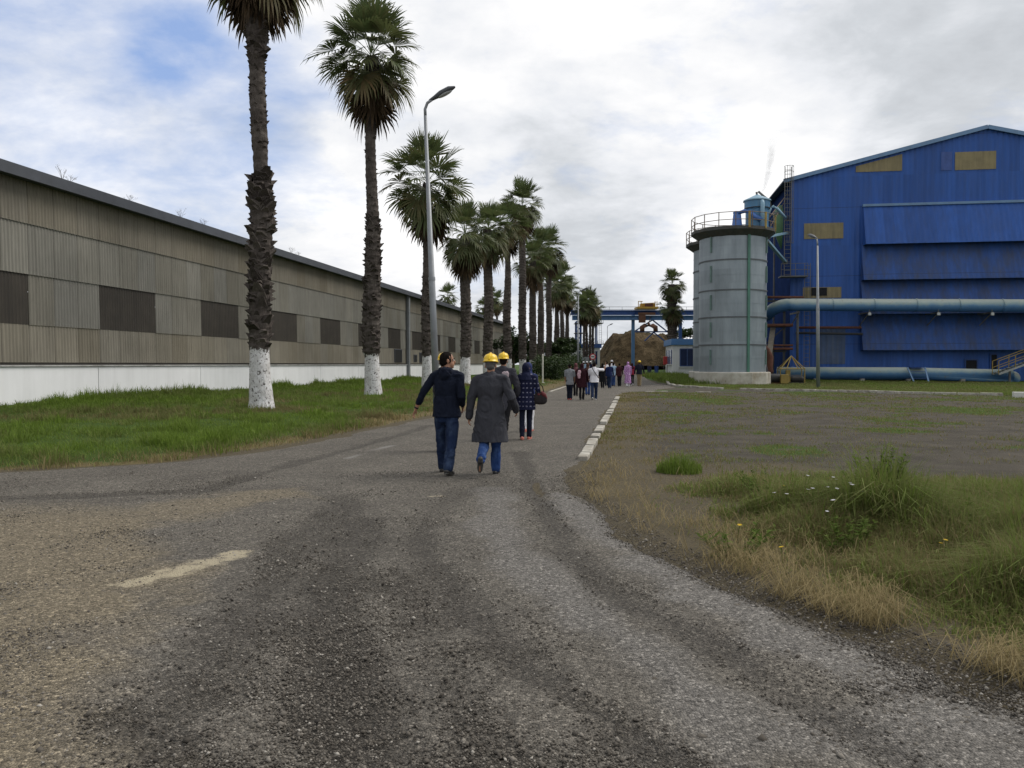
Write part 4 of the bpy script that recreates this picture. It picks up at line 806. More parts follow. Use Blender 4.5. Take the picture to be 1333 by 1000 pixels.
palm(-12.4, 485, 16.1, 3.15, 'second palm in the row, tall with a round full crown', 12, n=54, skirt=9, low=-38, seg=26, toprad=.24, prof=[(0, .46), (.5, .40), (1.9, .33), (2.1, .42), (4, .42), (7, .36), (9.5, .27), (11.5, .25), (14, .25), (14.9, .34), (16.1, .3)], bt=[(2.1, 8.5, 44, .19), (8.5, 13.6, 14, .10), (14, 15.8, 40, .18)], lime=1.95)
palm(-12.4, 556.5, 12.4, 3.4, 'third palm in the row, behind the near lamp post, with drooping fronds', 21, n=48, skirt=7, low=-46)
palm(-12.4, 606, 11.0, 2.9, 'fourth palm in the row, shorter with brown hanging fronds', 33, n=44, skirt=18, low=-55, base=.44, mid=.38, toprad=.34)
palm(-12.4, 635.5, 13.0, 3.0, 'fifth palm in the row, with a broad trunk left of the thin one', 44, n=44, skirt=12, low=-50, base=.44, mid=.40, toprad=.34)
palm(-12.4, 660.5, 15.2, 3.0, 'sixth palm in the row, standing at the far end of the warehouse', 57, n=40, skirt=10, low=-46, mid=.38)
palm(-12.4, 680, 19.2, 3.4, 'seventh palm in the row, tall with a clear white base', 60, n=46, skirt=12, low=-46, mid=.42, toprad=.32)
palm(-12.4, 693.5, 14.2, 3.3, 'eighth palm in the row, low crown right of the tall white based one', 71, n=40, skirt=10, mid=.44, toprad=.36, seg=18)
palm(-12.4, 704, 17.0, 3.3, 'ninth palm in the row, behind the thin white post', 80, n=40, skirt=10, mid=.42, seg=18)
palm(-12.4, 714.5, 18.4, 3.7, 'tenth palm in the row, its crown standing highest on the right', 91, n=46, skirt=12, mid=.42, toprad=.34, seg=18)
palm(-12.4, 724.5, 13.8, 3.5, 'eleventh palm in the row, low dense crown', 103, n=40, skirt=10, mid=.44, seg=16)
palm(-12.4, 731.6, 16.2, 3.5, 'twelfth palm in the row, thin trunk among the far ones', 110, n=40, skirt=10, mid=.38, seg=16)
palm(-12.4, 738, 14.6, 3.6, 'thirteenth palm in the row, last before the far lamp post', 121, n=40, skirt=10, mid=.38, seg=16)
for k, (px, Y_, z_) in enumerate(((760.2, 117, 9.6), (763.6, 121, 11.0), (768, 118.5, 10.6), (772, 123, 9.8))):
    palm(0, px, z_, 2.3, ('leftmost', 'second from left', 'third from left', 'rightmost')[k] + ' of the four clustered palms before the small white building', 140 + k * 7, Y=Y_, n=34, skirt=10, mid=.17, base=.2, toprad=.17, lime=.3, seg=14, group='clustered palms beyond the lamp post')
palm(0, 874.5, 11.6, 2.4, 'lone two-tiered palm rising behind the white guardhouse', 200, Y=108, n=44, skirt=6, low=-60, mid=.62, base=.66, toprad=.55, lime=.2, seg=16, group='lone palm')
rt = [o for o in COL.objects if o.get('group') == 'lone palm'][0]; del rt['group']; crown(rt, 8.6, 2.5, 211, 40, 16, -62, 40, 14)
for k, (px, Y_, z_) in enumerate(((647, 178, 15.2), (629, 186, 14.4), (583, 150, 13.9), (640, 196, 17.5))):
    palm(0, px, z_, 3.0, ('thin distant palm seen beyond the warehouse end', 'small distant palm crown left of the thin one beyond the warehouse', 'distant palm crown just clearing the warehouse roof', 'taller distant palm in the gap between row trunks')[k], 230 + k * 9, Y=Y_, n=30, skirt=5, mid=.26, base=.3, toprad=.2, lime=.2, seg=12, group='distant palms past the warehouse')
# ------------------------------------------------------------------ street lamps
GALV = simple('galvanised_steel', (.24, .255, .27), .5, .12, 2.5, metal=.3, dirt=(.14, .135, .12), dirt_amt=.4)
LHEAD = simple('grey_lamp_housing', (.075, .08, .09), .5, .1, 3); GLASSM = simple('lamp_glass', (.35, .36, .36), .15, .05)
def lamp(p, h, label, yaw, lean=0.0, r0=.125, arm=.85, knee=None, col=GALV):
    root = empty('street_lamp', (p.x, p.y, float(H(p.x, p.y))), yaw, label, 'street lamp', 'street lamps'); root.rotation_euler = (0, lean, yaw)
    k = knee or h * .42; hh = h - .75
    g = MB(); g.loft([(0, 0, -.1), (0, 0, k), (0, 0, k + .02), (0, 0, hh)], [r0, r0 * .86, r0 * .78, r0 * .42], 14); po = g.build('pole', col, root, smooth=True)
    g = MB(); g.loft([(0, 0, k - .06), (0, 0, k + .05)], [r0 * .98, r0 * .92], 14); g.build('collar', col, po); g = MB(); g.box((0, -r0 * .9, 1.0), (.12, .03, .38)); g.build('hatch', col, po, bevel=.01)
    g = MB(); pts = [(0, 0, hh - .02), (0, 0, hh + .22), (arm * .10, 0, hh + .42), (arm * .34, 0, hh + .55)]; g.loft(pts, [r0 * .40] * 4, 10); g.build('bracket', col, root, smooth=True)
    M = Matrix.Rotation(-.42, 3, 'Y'); c0 = Vector((arm * .34, 0, hh + .55)); g = MB()
    g.loft([c0 + M @ Vector((x_, 0, z_)) for x_, z_ in ((-.12, 0), (.05, .01), (.3, .03), (.62, .03), (.80, .01))], [(.045, .05), (.09, .065), (.15, .10), (.155, .095), (.06, .04)], 14, xa=(0, 1, 0), cap='round'); hd = g.build('lamp_head', LHEAD, root, smooth=True)
    g = MB(); g.ell(c0 + M @ Vector((.42, 0, -.045)), (.28, .115, .06), 14, 8, M=M); g.build('lamp_lens', GLASSM, hd, smooth=True); return root
p = at(569, 535, 27.4); lamp(p, 10.65, 'near grey street lamp leaning slightly, between the second and third palms', R(-5), lean=-.038)
p = at(752.5, 490, 96); lamp(p, 10.4, 'street lamp standing left of the clustered palms', R(-4), arm=1.1)
p = at(790.6, 484, 172); lamp(p, 10.0, 'farthest street lamp in front of the cane heap', R(-4), arm=1.2, r0=.15)
p = gnd(1065, 505); lamp(p, 10.3, 'grey street lamp standing before the blue factory', R(110), lean=.02, arm=.5, knee=5.3)
# ------------------------------------------------------------------ hedge, trees, post, signs
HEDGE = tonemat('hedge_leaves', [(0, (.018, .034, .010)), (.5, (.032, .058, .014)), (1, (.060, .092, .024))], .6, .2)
def bush(v, u, w_, h_, label, seed, name='hedge_shrub', n=2600, sz=.11, cat='shrub', group='hedge shrubs beside the road'):
    rg = random.Random(seed); p = rf(v, u); root = empty(name, (p.x, p.y, 0), 0, label, cat, group); g = MB(); st = MB()
    for q in range(6): st.loft([(rg.uniform(-.2, .2), rg.uniform(-.2, .2), -.1), (rg.uniform(-.6, .6) * w_, rg.uniform(-.6, .6) * w_, h_ * .7)], [.04, .015], 5)
    st.build('stem', TWG, root)
    for q in range(14):
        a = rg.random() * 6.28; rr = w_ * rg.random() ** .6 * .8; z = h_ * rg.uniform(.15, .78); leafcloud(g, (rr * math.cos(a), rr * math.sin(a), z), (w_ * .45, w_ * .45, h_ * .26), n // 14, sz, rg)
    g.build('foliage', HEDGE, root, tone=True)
for k, (u_, w_, h_) in enumerate(((76, 1.7, 2.5), (81, 1.8, 2.4), (86, 1.9, 2.7), (92, 1.9, 2.5), (98, 2.0, 2.9), (105, 2.1, 3.0), (112, 2.2, 2.8), (119, 2.0, 2.6))):
    bush(-8.2, u_, w_, h_, ('nearest rounded hedge shrub behind the thin white post', 'second hedge shrub from the white post, slightly lower', 'third hedge shrub from the white post', 'fourth hedge shrub, in the middle of the line', 'fifth hedge shrub, taller than those before it', 'tallest hedge shrub, near the far lamp post', 'second to last hedge shrub by the far lamp post', 'last hedge shrub before the clustered palms')[k], 300 + k)
def tree(p, h_, w_, label, seed, n=3800, sz=.2):
    rg = random.Random(seed); root = empty('broadleaf_tree', (p.x, p.y, 0), 0, label, 'tree', 'broadleaf trees'); g = MB(); tr = MB()
    tr.loft([(0, 0, -.1), (.1, 0, h_ * .3), (0, .1, h_ * .6), (0, 0, h_ * .85)], [h_ * .03, h_ * .024, h_ * .016, h_ * .006], 10)
    for q in range(20):
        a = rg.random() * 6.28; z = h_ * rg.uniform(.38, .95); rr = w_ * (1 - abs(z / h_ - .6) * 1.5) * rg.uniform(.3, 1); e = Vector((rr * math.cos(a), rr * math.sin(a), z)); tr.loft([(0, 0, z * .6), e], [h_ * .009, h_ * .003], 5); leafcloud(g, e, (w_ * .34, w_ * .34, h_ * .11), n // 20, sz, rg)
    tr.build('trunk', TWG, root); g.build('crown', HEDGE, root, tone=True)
tree(at(668, 480, 128), 7.6, 3.0, 'leafy tree in the gap beside the warehouse end', 401); tree(at(679, 480, 150), 5.6, 3.2, 'low leafy tree right of the warehouse end tree', 402); tree(at(736, 480, 128), 6.0, 2.6, 'dark leafy tree between the last row palms', 403); tree(at(716, 480, 165), 5.6, 3.5, 'leafy tree behind the tenth palm', 404); tree(at(699, 480, 172), 6.0, 4, 'leafy tree behind the eighth palm', 405)
tree(at(898, 480, 175), 9.2, 5.0, 'leafy treetop rising behind the guardhouse roof', 406, sz=.3)
# distant tree line (one far mass)
g = MB(); rg = random.Random(5)
for i in range(150):
    a = rg.uniform(-1.1, 1.1); D = rg.uniform(330, 420); leafcloud(g, (D * math.sin(a), D * math.cos(a), rg.uniform(1, 4)), (11, 8, 3.4), 70, 1.5, rg)
tag(g.build('treeline', HEDGE, tone=True), 'far dark line of trees along the horizon', None, None, 'stuff')
WP = simple('white_post_paint', (.62, .60, .53), .8, .15, 5, dirt=(.2, .17, .12)); p = gnd(706.5, 500); po = empty('marker_post', (p.x, p.y, 0), 0, 'thin white post standing on a small base by the hedge', 'post')
g = MB(); g.loft([(0, 0, 0), (0, 0, 2.35)], [.065, .060], 12, cap='round'); g.build('post_shaft', WP, po, smooth=True); g = MB(); g.lathe([(.26, -.05), (.26, .06), (.10, .12)], 16); g.build('post_base', WP, po)
RED = simple('red_sign_paint', (.50, .03, .03), .5, .08); WSG = simple('white_sign_paint', (.72, .72, .70), .5, .05); GSG = simple('sign_back_grey', (.22, .235, .24), .55, .1, metal=.4)
def sign(px, py, Y, rnd, label):
    p = at(px, py, Y); root = empty('road_sign', (p.x, Y, 0), RYAW * .5, label, 'road sign'); g = MB(); g.loft([(0, 0, -.1), (0, 0, p.z + .2)], [.035, .035], 10); g.build('sign_post', GALV, root)
    Mx = Matrix.Rotation(R(90), 3, 'X')
    if rnd:
        for nm, r0, r1, yo, m_ in (('red_ring', .0, .42, -.055, RED), ('white_disc', 0, .29, -.075, WSG)):
            g = MB(); n = 32; f = [g.vert((r1 * math.cos(6.2832 * k / n), yo, p.z + r1 * math.sin(6.2832 * k / n))) for k in range(n)]; b_ = [g.vert((r1 * math.cos(6.2832 * k / n), yo + .018, p.z + r1 * math.sin(6.2832 * k / n))) for k in range(n)]; g.face(*f); g.face(*b_[::-1])
            for k in range(n): g.face(f[k], b_[k], b_[(k + 1) % n], f[(k + 1) % n])
            g.build(nm, m_, root)
        g = MB(); g.box((0, -.085, p.z), (.42, .012, .12)); g.build('dark_bar', simple('black_sign_paint', (.02, .02, .02), .6), root)
    else: g = MB(); g.box((0, -.05, p.z), (1.0, .03, .52)); g.build('sign_plate', GSG, root, bevel=.03)
sign(771.6, 464.5, 108, True, 'round red and white road sign in front of the small white building'); sign(761.8, 467.5, 106, False, 'grey rectangular sign panel left of the round red sign')
# ------------------------------------------------------------------ blue factory (local x = v - FV, y = u - 78)
def fv(px, py, u=78.0):
    d = ray(px, py); k = u / (DX * d.x + DY * d.y); p = Vector((0, 0, CAMZ)) + d * k; v, _ = vu(p.x, p.y); return v, p.z
FV, ZE = fv(1030, 233); VA, ZA = fv(1284, 165.5); HALF = VA - FV; DEEP = 62.0
fac = empty('factory_building', rf(FV, 78), RYAW, 'tall blue corrugated gabled factory with projecting louvre hoods', 'building')
def L2(px, py, u=78.0): v, z = fv(px, py, u); return v - FV, z
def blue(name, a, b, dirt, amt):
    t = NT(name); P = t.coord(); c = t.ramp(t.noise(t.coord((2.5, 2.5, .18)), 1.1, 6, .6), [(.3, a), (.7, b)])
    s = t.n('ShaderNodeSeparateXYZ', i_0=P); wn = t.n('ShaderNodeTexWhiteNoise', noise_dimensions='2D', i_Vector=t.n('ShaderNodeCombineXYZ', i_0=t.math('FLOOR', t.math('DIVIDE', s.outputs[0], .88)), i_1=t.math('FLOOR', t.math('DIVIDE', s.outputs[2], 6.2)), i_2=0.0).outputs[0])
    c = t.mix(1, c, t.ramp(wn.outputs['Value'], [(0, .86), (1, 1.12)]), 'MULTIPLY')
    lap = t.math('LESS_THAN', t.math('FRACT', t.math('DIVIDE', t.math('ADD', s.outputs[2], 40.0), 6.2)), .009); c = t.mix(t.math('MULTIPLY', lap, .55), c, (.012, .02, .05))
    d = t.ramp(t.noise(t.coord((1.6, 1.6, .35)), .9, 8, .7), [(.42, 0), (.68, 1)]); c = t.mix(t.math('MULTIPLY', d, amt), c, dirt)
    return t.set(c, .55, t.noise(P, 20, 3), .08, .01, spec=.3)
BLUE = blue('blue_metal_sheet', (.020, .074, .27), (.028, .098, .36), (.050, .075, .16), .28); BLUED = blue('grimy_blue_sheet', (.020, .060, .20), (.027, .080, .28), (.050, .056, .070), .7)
BTRIM = simple('pale_blue_trim', (.13, .23, .38), .5, .12, 1.5, dirt=(.10, .11, .12)); DARKIN = simple('dark_interior', (.010, .011, .014), .9); STEEL = simple('grimy_steel', (.12, .125, .12), .6, .25, 4, dirt=(.13, .06, .03), dirt_amt=.5)
def rib(x):        # trapezoid profile, pitch .44
    f = (x / .44) % 1.0; return -.035 * np.clip(np.minimum(np.abs(f - .5) * -8 + 2.2, 1), 0, 1)
def ribx(x0, x1): n = int((x1 - x0) / .44 * 8) + 2; return np.linspace(x0, x1, n)
def sheetv(X, yb, yt, zb, zt):
    n = len(X); r = rib(X); V = np.concatenate([np.stack([X, yb + r, np.zeros(n) + zb], 1), np.stack([X, yt + r, np.zeros(n) + zt], 1)]); i = np.arange(n - 1); return V, np.stack([i, i + 1, n + i + 1, n + i], 1)
X = ribx(0, 2 * HALF); ztop = ZA - np.abs(X - HALF) * (ZA - ZE) / HALF
npmesh('gable_wall', *sheetv(X, 0, 0, -.3, ztop), BLUE, fac)
g = MB()
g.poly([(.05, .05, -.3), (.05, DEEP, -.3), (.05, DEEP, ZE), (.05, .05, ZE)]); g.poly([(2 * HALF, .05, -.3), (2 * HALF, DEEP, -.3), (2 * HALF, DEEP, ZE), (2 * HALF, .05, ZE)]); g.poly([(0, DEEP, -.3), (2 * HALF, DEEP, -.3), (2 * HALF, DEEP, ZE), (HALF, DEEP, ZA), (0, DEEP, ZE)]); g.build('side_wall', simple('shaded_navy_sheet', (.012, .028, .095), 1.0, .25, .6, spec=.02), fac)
sl_ = (ZA - ZE) / HALF
g = MB(); g.poly([(-.7, -.25, ZE - .7 * sl_ + .06), (HALF, -.25, ZA + .06), (HALF, DEEP, ZA + .06), (-.7, DEEP, ZE - .7 * sl_ + .06)]); g.poly([(2 * HALF + .7, -.25, ZE - .7 * sl_ + .06), (2 * HALF + .7, DEEP, ZE - .7 * sl_ + .06), (HALF, DEEP, ZA + .06), (HALF, -.25, ZA + .06)])
o = g.build('roof', simple('dull_roof_sheet', (.10, .12, .16), .6, .2, 1), fac); m_ = o.modifiers.new('s', 'SOLIDIFY'); m_.thickness = .1
g = MB(); q0 = (HALF - .0, -.31, ZA - .05); g.bar((-.72, -.31, ZE - .72 * sl_ - .05), q0, .10, .34); g.bar((HALF + .02, -.31, ZA - .055), (2 * HALF + .72, -.31, ZE - .72 * sl_ - .055), .10, .34); g.build('verge_trim', BTRIM, fac)
OCH = simple('yellowed_translucent_sheet', (.225, .185, .095), .6, .15, 1.5, dirt=(.10, .085, .05), streak=True, dirt_amt=.5)
def panel(px0, px1, py0, py1, name='translucent_panel', m=OCH, y=-.05):
    x0, z1 = L2(px0, py0); x1, z0 = L2(px1, py1); z0 = L2((px0 + px1) / 2, py1)[1]; z1 = L2((px0 + px1) / 2, py0)[1]; Xp = ribx(x0, x1); zt = np.minimum(z1, ZA - np.abs(Xp - HALF) * sl_ - .42)
    return npmesh(name, *sheetv(Xp, y, y, z0, zt), m, fac)
panel(1114, 1174, 200, 223.5); panel(1243, 1296, 197.5, 221); panel(1046.5, 1097.5, 290.5, 311); panel(1045, 1095, 374, 388)
panel(1225, 1239, 198, 222, 'faded_sheet', simple('faded_blue_sheet', (.045, .085, .26), .6, .2, 2), -.045)
panel(1068, 1100, 428, 474, 'stained_sheet', simple('stained_grey_blue_sheet', (.05, .085, .17), .6, .25, 1.5, dirt=(.13, .135, .13), streak=True, dirt_amt=.5), -.045)
g = MB(); a = L2(1056, 375); b = L2(1076, 385); g.box2((a[0], -.13, b[1]), (b[0], -.09, a[1])); g.build('panel_gap', DARKIN, fac)
# projecting hoods, one above the other
x0 = L2(1122, 300)[0]; x1 = 2 * HALF - 1.5
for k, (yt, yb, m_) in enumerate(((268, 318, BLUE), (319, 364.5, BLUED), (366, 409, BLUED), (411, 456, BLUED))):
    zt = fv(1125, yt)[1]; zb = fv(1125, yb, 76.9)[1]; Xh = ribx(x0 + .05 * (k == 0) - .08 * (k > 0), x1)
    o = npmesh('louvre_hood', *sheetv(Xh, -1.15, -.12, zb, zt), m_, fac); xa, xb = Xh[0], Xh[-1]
    g = MB()
    for xq in (xa, xb): g.poly([(xq, -.02, zt), (xq, -.12, zt), (xq, -1.15, zb), (xq, -.02, zb)])
    g.build('hood_cheek', m_, o)
    g = MB(); g.box2((xa - .05, -.32, zt - .12), (xb, -.0, zt + .10)) if k == 0 else g.box2((xa, -.12, zt), (xb, 0, zt + .04)); g.build('hood_flashing', BTRIM if k == 0 else m_, o)
    g = MB(); g.box2((xa, -1.10, zb + .05), (xb, -1.00, zb + .15)); g.build('hood_rail', STEEL, o)
for px0, px1, py0, py1 in ((1257, 1271, 469, 481), (1290, 1297, 462, 481)):
    a = L2(px0, py0); b = L2(px1, py1); g = MB(); g.box2((a[0], -.06, b[1] - 1.0), (b[0], -.02, a[1])); o = g.build('doorway', DARKIN, fac); g = MB(); g.box2((a[0] - .12, -.10, b[1] - 1.0), (a[0], -.0, a[1])); g.box2((b[0], -.10, b[1] - 1), (b[0] + .12, 0, a[1])); g.box2((a[0] - .12, -.10, a[1]), (b[0] + .12, 0, a[1] + .12)); g.build('door_frame', BLUED, o)
# caged ladder and landing on the corner
YELL = simple('yellow_steel_paint', (.28, .20, .05), .6, .2, 4, dirt=(.12, .07, .03), dirt_amt=.5)
xl_ = .15; zt = ZE + 1.0; zb = fv(1025, 361)[1]; g = MB()
for dx in (-.28, .28): g.tube([(xl_ + dx - .5, -.45, zb), (xl_ + dx - .5, -.45, zt)], .035, 6)
z = zb + .2
while z < zt: g.tube([(xl_ - .78, -.45, z), (xl_ - .22, -.45, z)], .022, 5); z += .38
lad = g.build('caged_ladder', STEEL, fac); g = MB()
for z in (zt - .05, zt - .55, zt - 1.2, zt - 3, zt - 5, zt - 7): g.tube([(xl_ - .5 + .40 * math.cos(a), -.5 - .38 + .40 * math.sin(a) * 1.0, z) for a in np.linspace(.35, -3.5, 12)], .022, 5)
for a in (-.2, -1.0, -1.57, -2.1, -2.95): g.tube([(xl_ - .5 + .40 * math.cos(a), -.88 + .40 * math.sin(a), zt - 7), (xl_ - .5 + .40 * math.cos(a), -.88 + .40 * math.sin(a), zt)], .018, 5)
g.build('ladder_cage', STEEL, lad); g = MB(); g.box2((-1.1, -1.4, zb - .1), (1.3, -.08, zb)); o = g.build('landing', STEEL, fac); g = MB()
for x_ in (-1.05, .2, 1.25): g.tube([(x_, -1.35, zb), (x_, -1.35, zb + 1.1)], .025, 6)
for z in (.55, 1.1): g.tube([(-1.05, -1.35, zb + z), (1.25, -1.35, zb + z)], .022, 6)
for dx in (1.15, 1.65): g.tube([(dx, -.5, -.1), (dx, -.5, zb + 1.2)], .03, 6)
z = .3
while z < zb + 1: g.tube([(1.15, -.5, z), (1.65, -.5, z)], .02, 5); z += .38
g.build('landing_rail', STEEL, o)
# ------------------------------------------------------------------ pipes
t = NT('pipe_paint_lit_top'); nz_ = t.n('ShaderNodeSeparateXYZ', i_0=t.n('ShaderNodeTexCoord').outputs['Normal']).outputs[2]; P = t.coord()
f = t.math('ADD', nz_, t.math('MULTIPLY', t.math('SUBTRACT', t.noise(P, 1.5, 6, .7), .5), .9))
c = t.ramp(t.math('MULTIPLY_ADD', f, .5, .5), [(.15, (.035, .11, .28)), (.46, (.075, .18, .32)), (.66, (.23, .31, .31)), (.85, (.36, .40, .36))]); c = t.mix(t.ramp(t.noise(P, 3, 6, .7), [(.58, 0), (.72, .55)]), c, (.10, .075, .05)); PIPE = t.set(c, .6, t.noise(P, 25, 3), .1, .01)  # paler top, darker underside: paint fade plus light from above, put into colour
RUST = simple('rusty_steel', (.115, .045, .028), .85, .35, 4, dirt=(.05, .03, .022), bump=.4); DKP = simple('dark_pipe', (.03, .032, .036), .7, .2, 3)
def wp(px, py, u): d = ray(px, py); k = u / (DX * d.x + DY * d.y); return Vector((0, 0, CAMZ)) + d * k
base = wp(1150, 486, 75.0); base.z = 0
def pipe(name, pts, r, m, label, flanges=0):
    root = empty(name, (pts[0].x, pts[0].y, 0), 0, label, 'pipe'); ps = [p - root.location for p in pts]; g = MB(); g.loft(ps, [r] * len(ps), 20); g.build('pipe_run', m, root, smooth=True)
    if flanges:
        g = MB(); a, b = ps[-2], ps[-1]
        for i in range(1, flanges): p = a.lerp(b, i / flanges); d = (b - a).normalized(); g.loft([p - d * .04, p + d * .04], [r * 1.07, r * 1.07], 20)
        g.build('flange', m, root)
    return root
a = wp(1030, 396.8, 75.6); b = wp(1420, 398.5, 75.6); bend = [a + Vector((-.1 - 1.5 * math.sin(q), 1.4 * (1 - math.cos(q)) + .0, -.75 * (1 - math.cos(q)))) for q in np.linspace(1.57, .15, 6)]
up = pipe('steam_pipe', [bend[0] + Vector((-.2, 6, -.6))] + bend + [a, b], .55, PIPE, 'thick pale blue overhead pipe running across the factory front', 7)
for px in (1040, 1132, 1222, 1292):
    g = MB(); p = wp(px, 405, 75.6) - up.location; g.box2((p.x - .06, p.y - .05, p.z - .2), (p.x + .06, p.y + 2.2, p.z - .06)); g.box((p.x, p.y, p.z + .1), (.10, .12, .5)); g.bar((p.x, p.y, p.z - .1), (p.x, p.y + 2.2, p.z - 1.3), .07); g.build('pipe_bracket', STEEL, up)
for px in (1132, 1222, 1292):
    p = wp(px, 407, 75.0); o = empty('floodlight', (p.x, p.y, p.z - .3), RYAW, {1132: 'leftmost', 1222: 'middle', 1292: 'rightmost'}[px] + ' small pale floodlight hung under the overhead pipe', 'light', 'floodlights under the overhead pipe')
    g = MB(); g.box((0, 0, .18), (.24, .16, .24)); g.build('lamp_housing', simple('pale_lamp_housing', (.42, .43, .42), .5, .1), o, bevel=.02); g = MB(); g.box((0, .1, .38), (.05, .05, .35)); g.build('bracket', STEEL, o)
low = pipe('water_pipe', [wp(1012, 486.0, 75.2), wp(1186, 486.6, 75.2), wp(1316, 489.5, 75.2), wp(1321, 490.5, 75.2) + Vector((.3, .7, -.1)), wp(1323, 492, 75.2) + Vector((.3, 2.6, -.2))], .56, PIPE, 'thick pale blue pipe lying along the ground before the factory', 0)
g = MB()
for px in (1060, 1120, 1180, 1250): p = wp(px, 488, 75.2) - low.location; g.box((p.x, p.y, .08), (.35, 1.0, .5))
g.build('saddle', simple('concrete_block', (.22, .21, .19), .9), low)
for pts, m_, lb in (([wp(985, 387, 76.6), wp(1046, 387, 76.6)], RUST, 'short rusty red pipe above the end of the overhead pipe'), ([wp(1040, 426.5, 77.2), wp(1121, 426.5, 77.2)], RUST, 'thin rusty pipe along the wall, above the dark one'), ([wp(1036, 433.5, 77.0), wp(1123, 435, 77.0)], DKP, 'thin dark pipe along the wall ending at the lowest hood'), ([wp(1038, 470, 76.5), wp(1038.5, 398, 76.5)], STEEL, 'thin vertical grey pipe below the overhead pipe')):
    pipe('thin_pipe', pts, .11, m_, lb)
p = wp(1196, 495, 74.3); st = empty('pipe_stile', (p.x, p.y, float(H(p.x, p.y))), RYAW, 'small blue steel step frame straddling the ground pipe', 'steps')
g = MB()
for x_, tl in ((-.55, .0), (.75, .12)):
    for y_ in (-.5, 1.7): g.bar((x_ - tl + (-.3 if x_ < 0 else .25) * 0, y_, 0), (x_ - .35 + tl, y_ * .4 + .3, 1.25), .13, .06)
g.build('frame', BTRIM, st); g = MB()
for z in (.3, .6, .9, 1.18): g.box((-.05, -.35 + z * .35, z), (1.15, .12, .04))
g.box((-.1, .55, 1.26), (1.2, .9, .05)); g.build('tread', BLUED, st)
# stair gangway at the right
o = empty('gangway', wp(1300, 484, 73.2), RYAW, 'sloping steel gangway with yellow rail posts at the right edge', 'gangway'); o.location.z = 0; Lg = 9.0; z0, z1 = .75, 4.3
g = MB(); g.bar((0, 0, z0), (Lg, 0, z1), .25, .12); g.bar((0, 1.2, z0), (Lg, 1.2, z1), .25, .12); g.build('stringer', simple('pale_steel', (.30, .31, .29), .6, .2), o); g = MB()
for i in range(28): f = (i + .5) / 28; g.box((Lg * f, .6, z0 + (z1 - z0) * f + .05), (.26, 1.15, .03))
g.build('tread', STEEL, o); g = MB()
for i in range(8):
    f = i / 7
    for y_ in (0, 1.2): g.tube([(Lg * f, y_, z0 + (z1 - z0) * f), (Lg * f, y_, z0 + (z1 - z0) * f + 1.1)], .035, 6)
g.build('rail_post', YELL, o); g = MB()
for y_ in (0, 1.2):
    for h_ in (.55, 1.1): g.tube([(0, y_, z0 + h_), (Lg, y_, z1 + h_)], .028, 6)
g.build('handrail', YELL, o); g = MB()
for x_, f in ((1.1, .12), (5, .55), (8.6, .95)): g.box2((x_ - .07, .5, -.1), (x_ + .07, .64, z0 + (z1 - z0) * f))
g.build('support', STEEL, o)
# ------------------------------------------------------------------ silos
t = NT('galvanised_silo_sheet'); P = t.coord(); s = t.n('ShaderNodeSeparateXYZ', i_0=P); ang = t.math('ARCTAN2', s.outputs[1], s.outputs[0])
wn = t.n('ShaderNodeTexWhiteNoise', noise_dimensions='2D', i_Vector=t.n('ShaderNodeCombineXYZ', i_0=t.math('FLOOR', t.math('MULTIPLY', ang, 1.6)), i_1=t.math('FLOOR', t.math('MULTIPLY', s.outputs[2], .89)), i_2=0.0).outputs[0])
c = t.mix(1, t.ramp(t.noise(t.coord((1.5, 1.5, .3)), 1.4, 7, .65), [(.3, (.215, .25, .275)), (.7, (.30, .342, .368))]), t.ramp(wn.outputs['Value'], [(0, .88), (1, 1.10)]), 'MULTIPLY')
c = t.mix(t.ramp(t.noise(t.coord((5, 5, .3)), 1.2, 6, .7), [(.58, 0), (.74, .35)]), c, (.11, .10, .085)); SILO = t.set(c, .5, t.noise(P, 14, 4), .12, .01, .35)
BAND = simple('dark_silo_band', (.10, .11, .118), .6, .2, 3); GREEN = simple('green_strip_paint', (.075, .19, .145), .6, .15, 2, dirt=(.08, .10, .09), streak=True); PLIN = simple('cream_plinth_paint', (.50, .475, .42), .85, .12, 1.2, dirt=(.21, .165, .10), dirt_amt=.8, bump=.3); PLAT = simple('dark_platform_steel', (.055, .058, .055), .7, .3, 3, dirt=(.10, .06, .03)); RAIL = simple('weathered_rail_steel', (.16, .12, .09), .7, .3, 6, dirt=(.10, .05, .03))
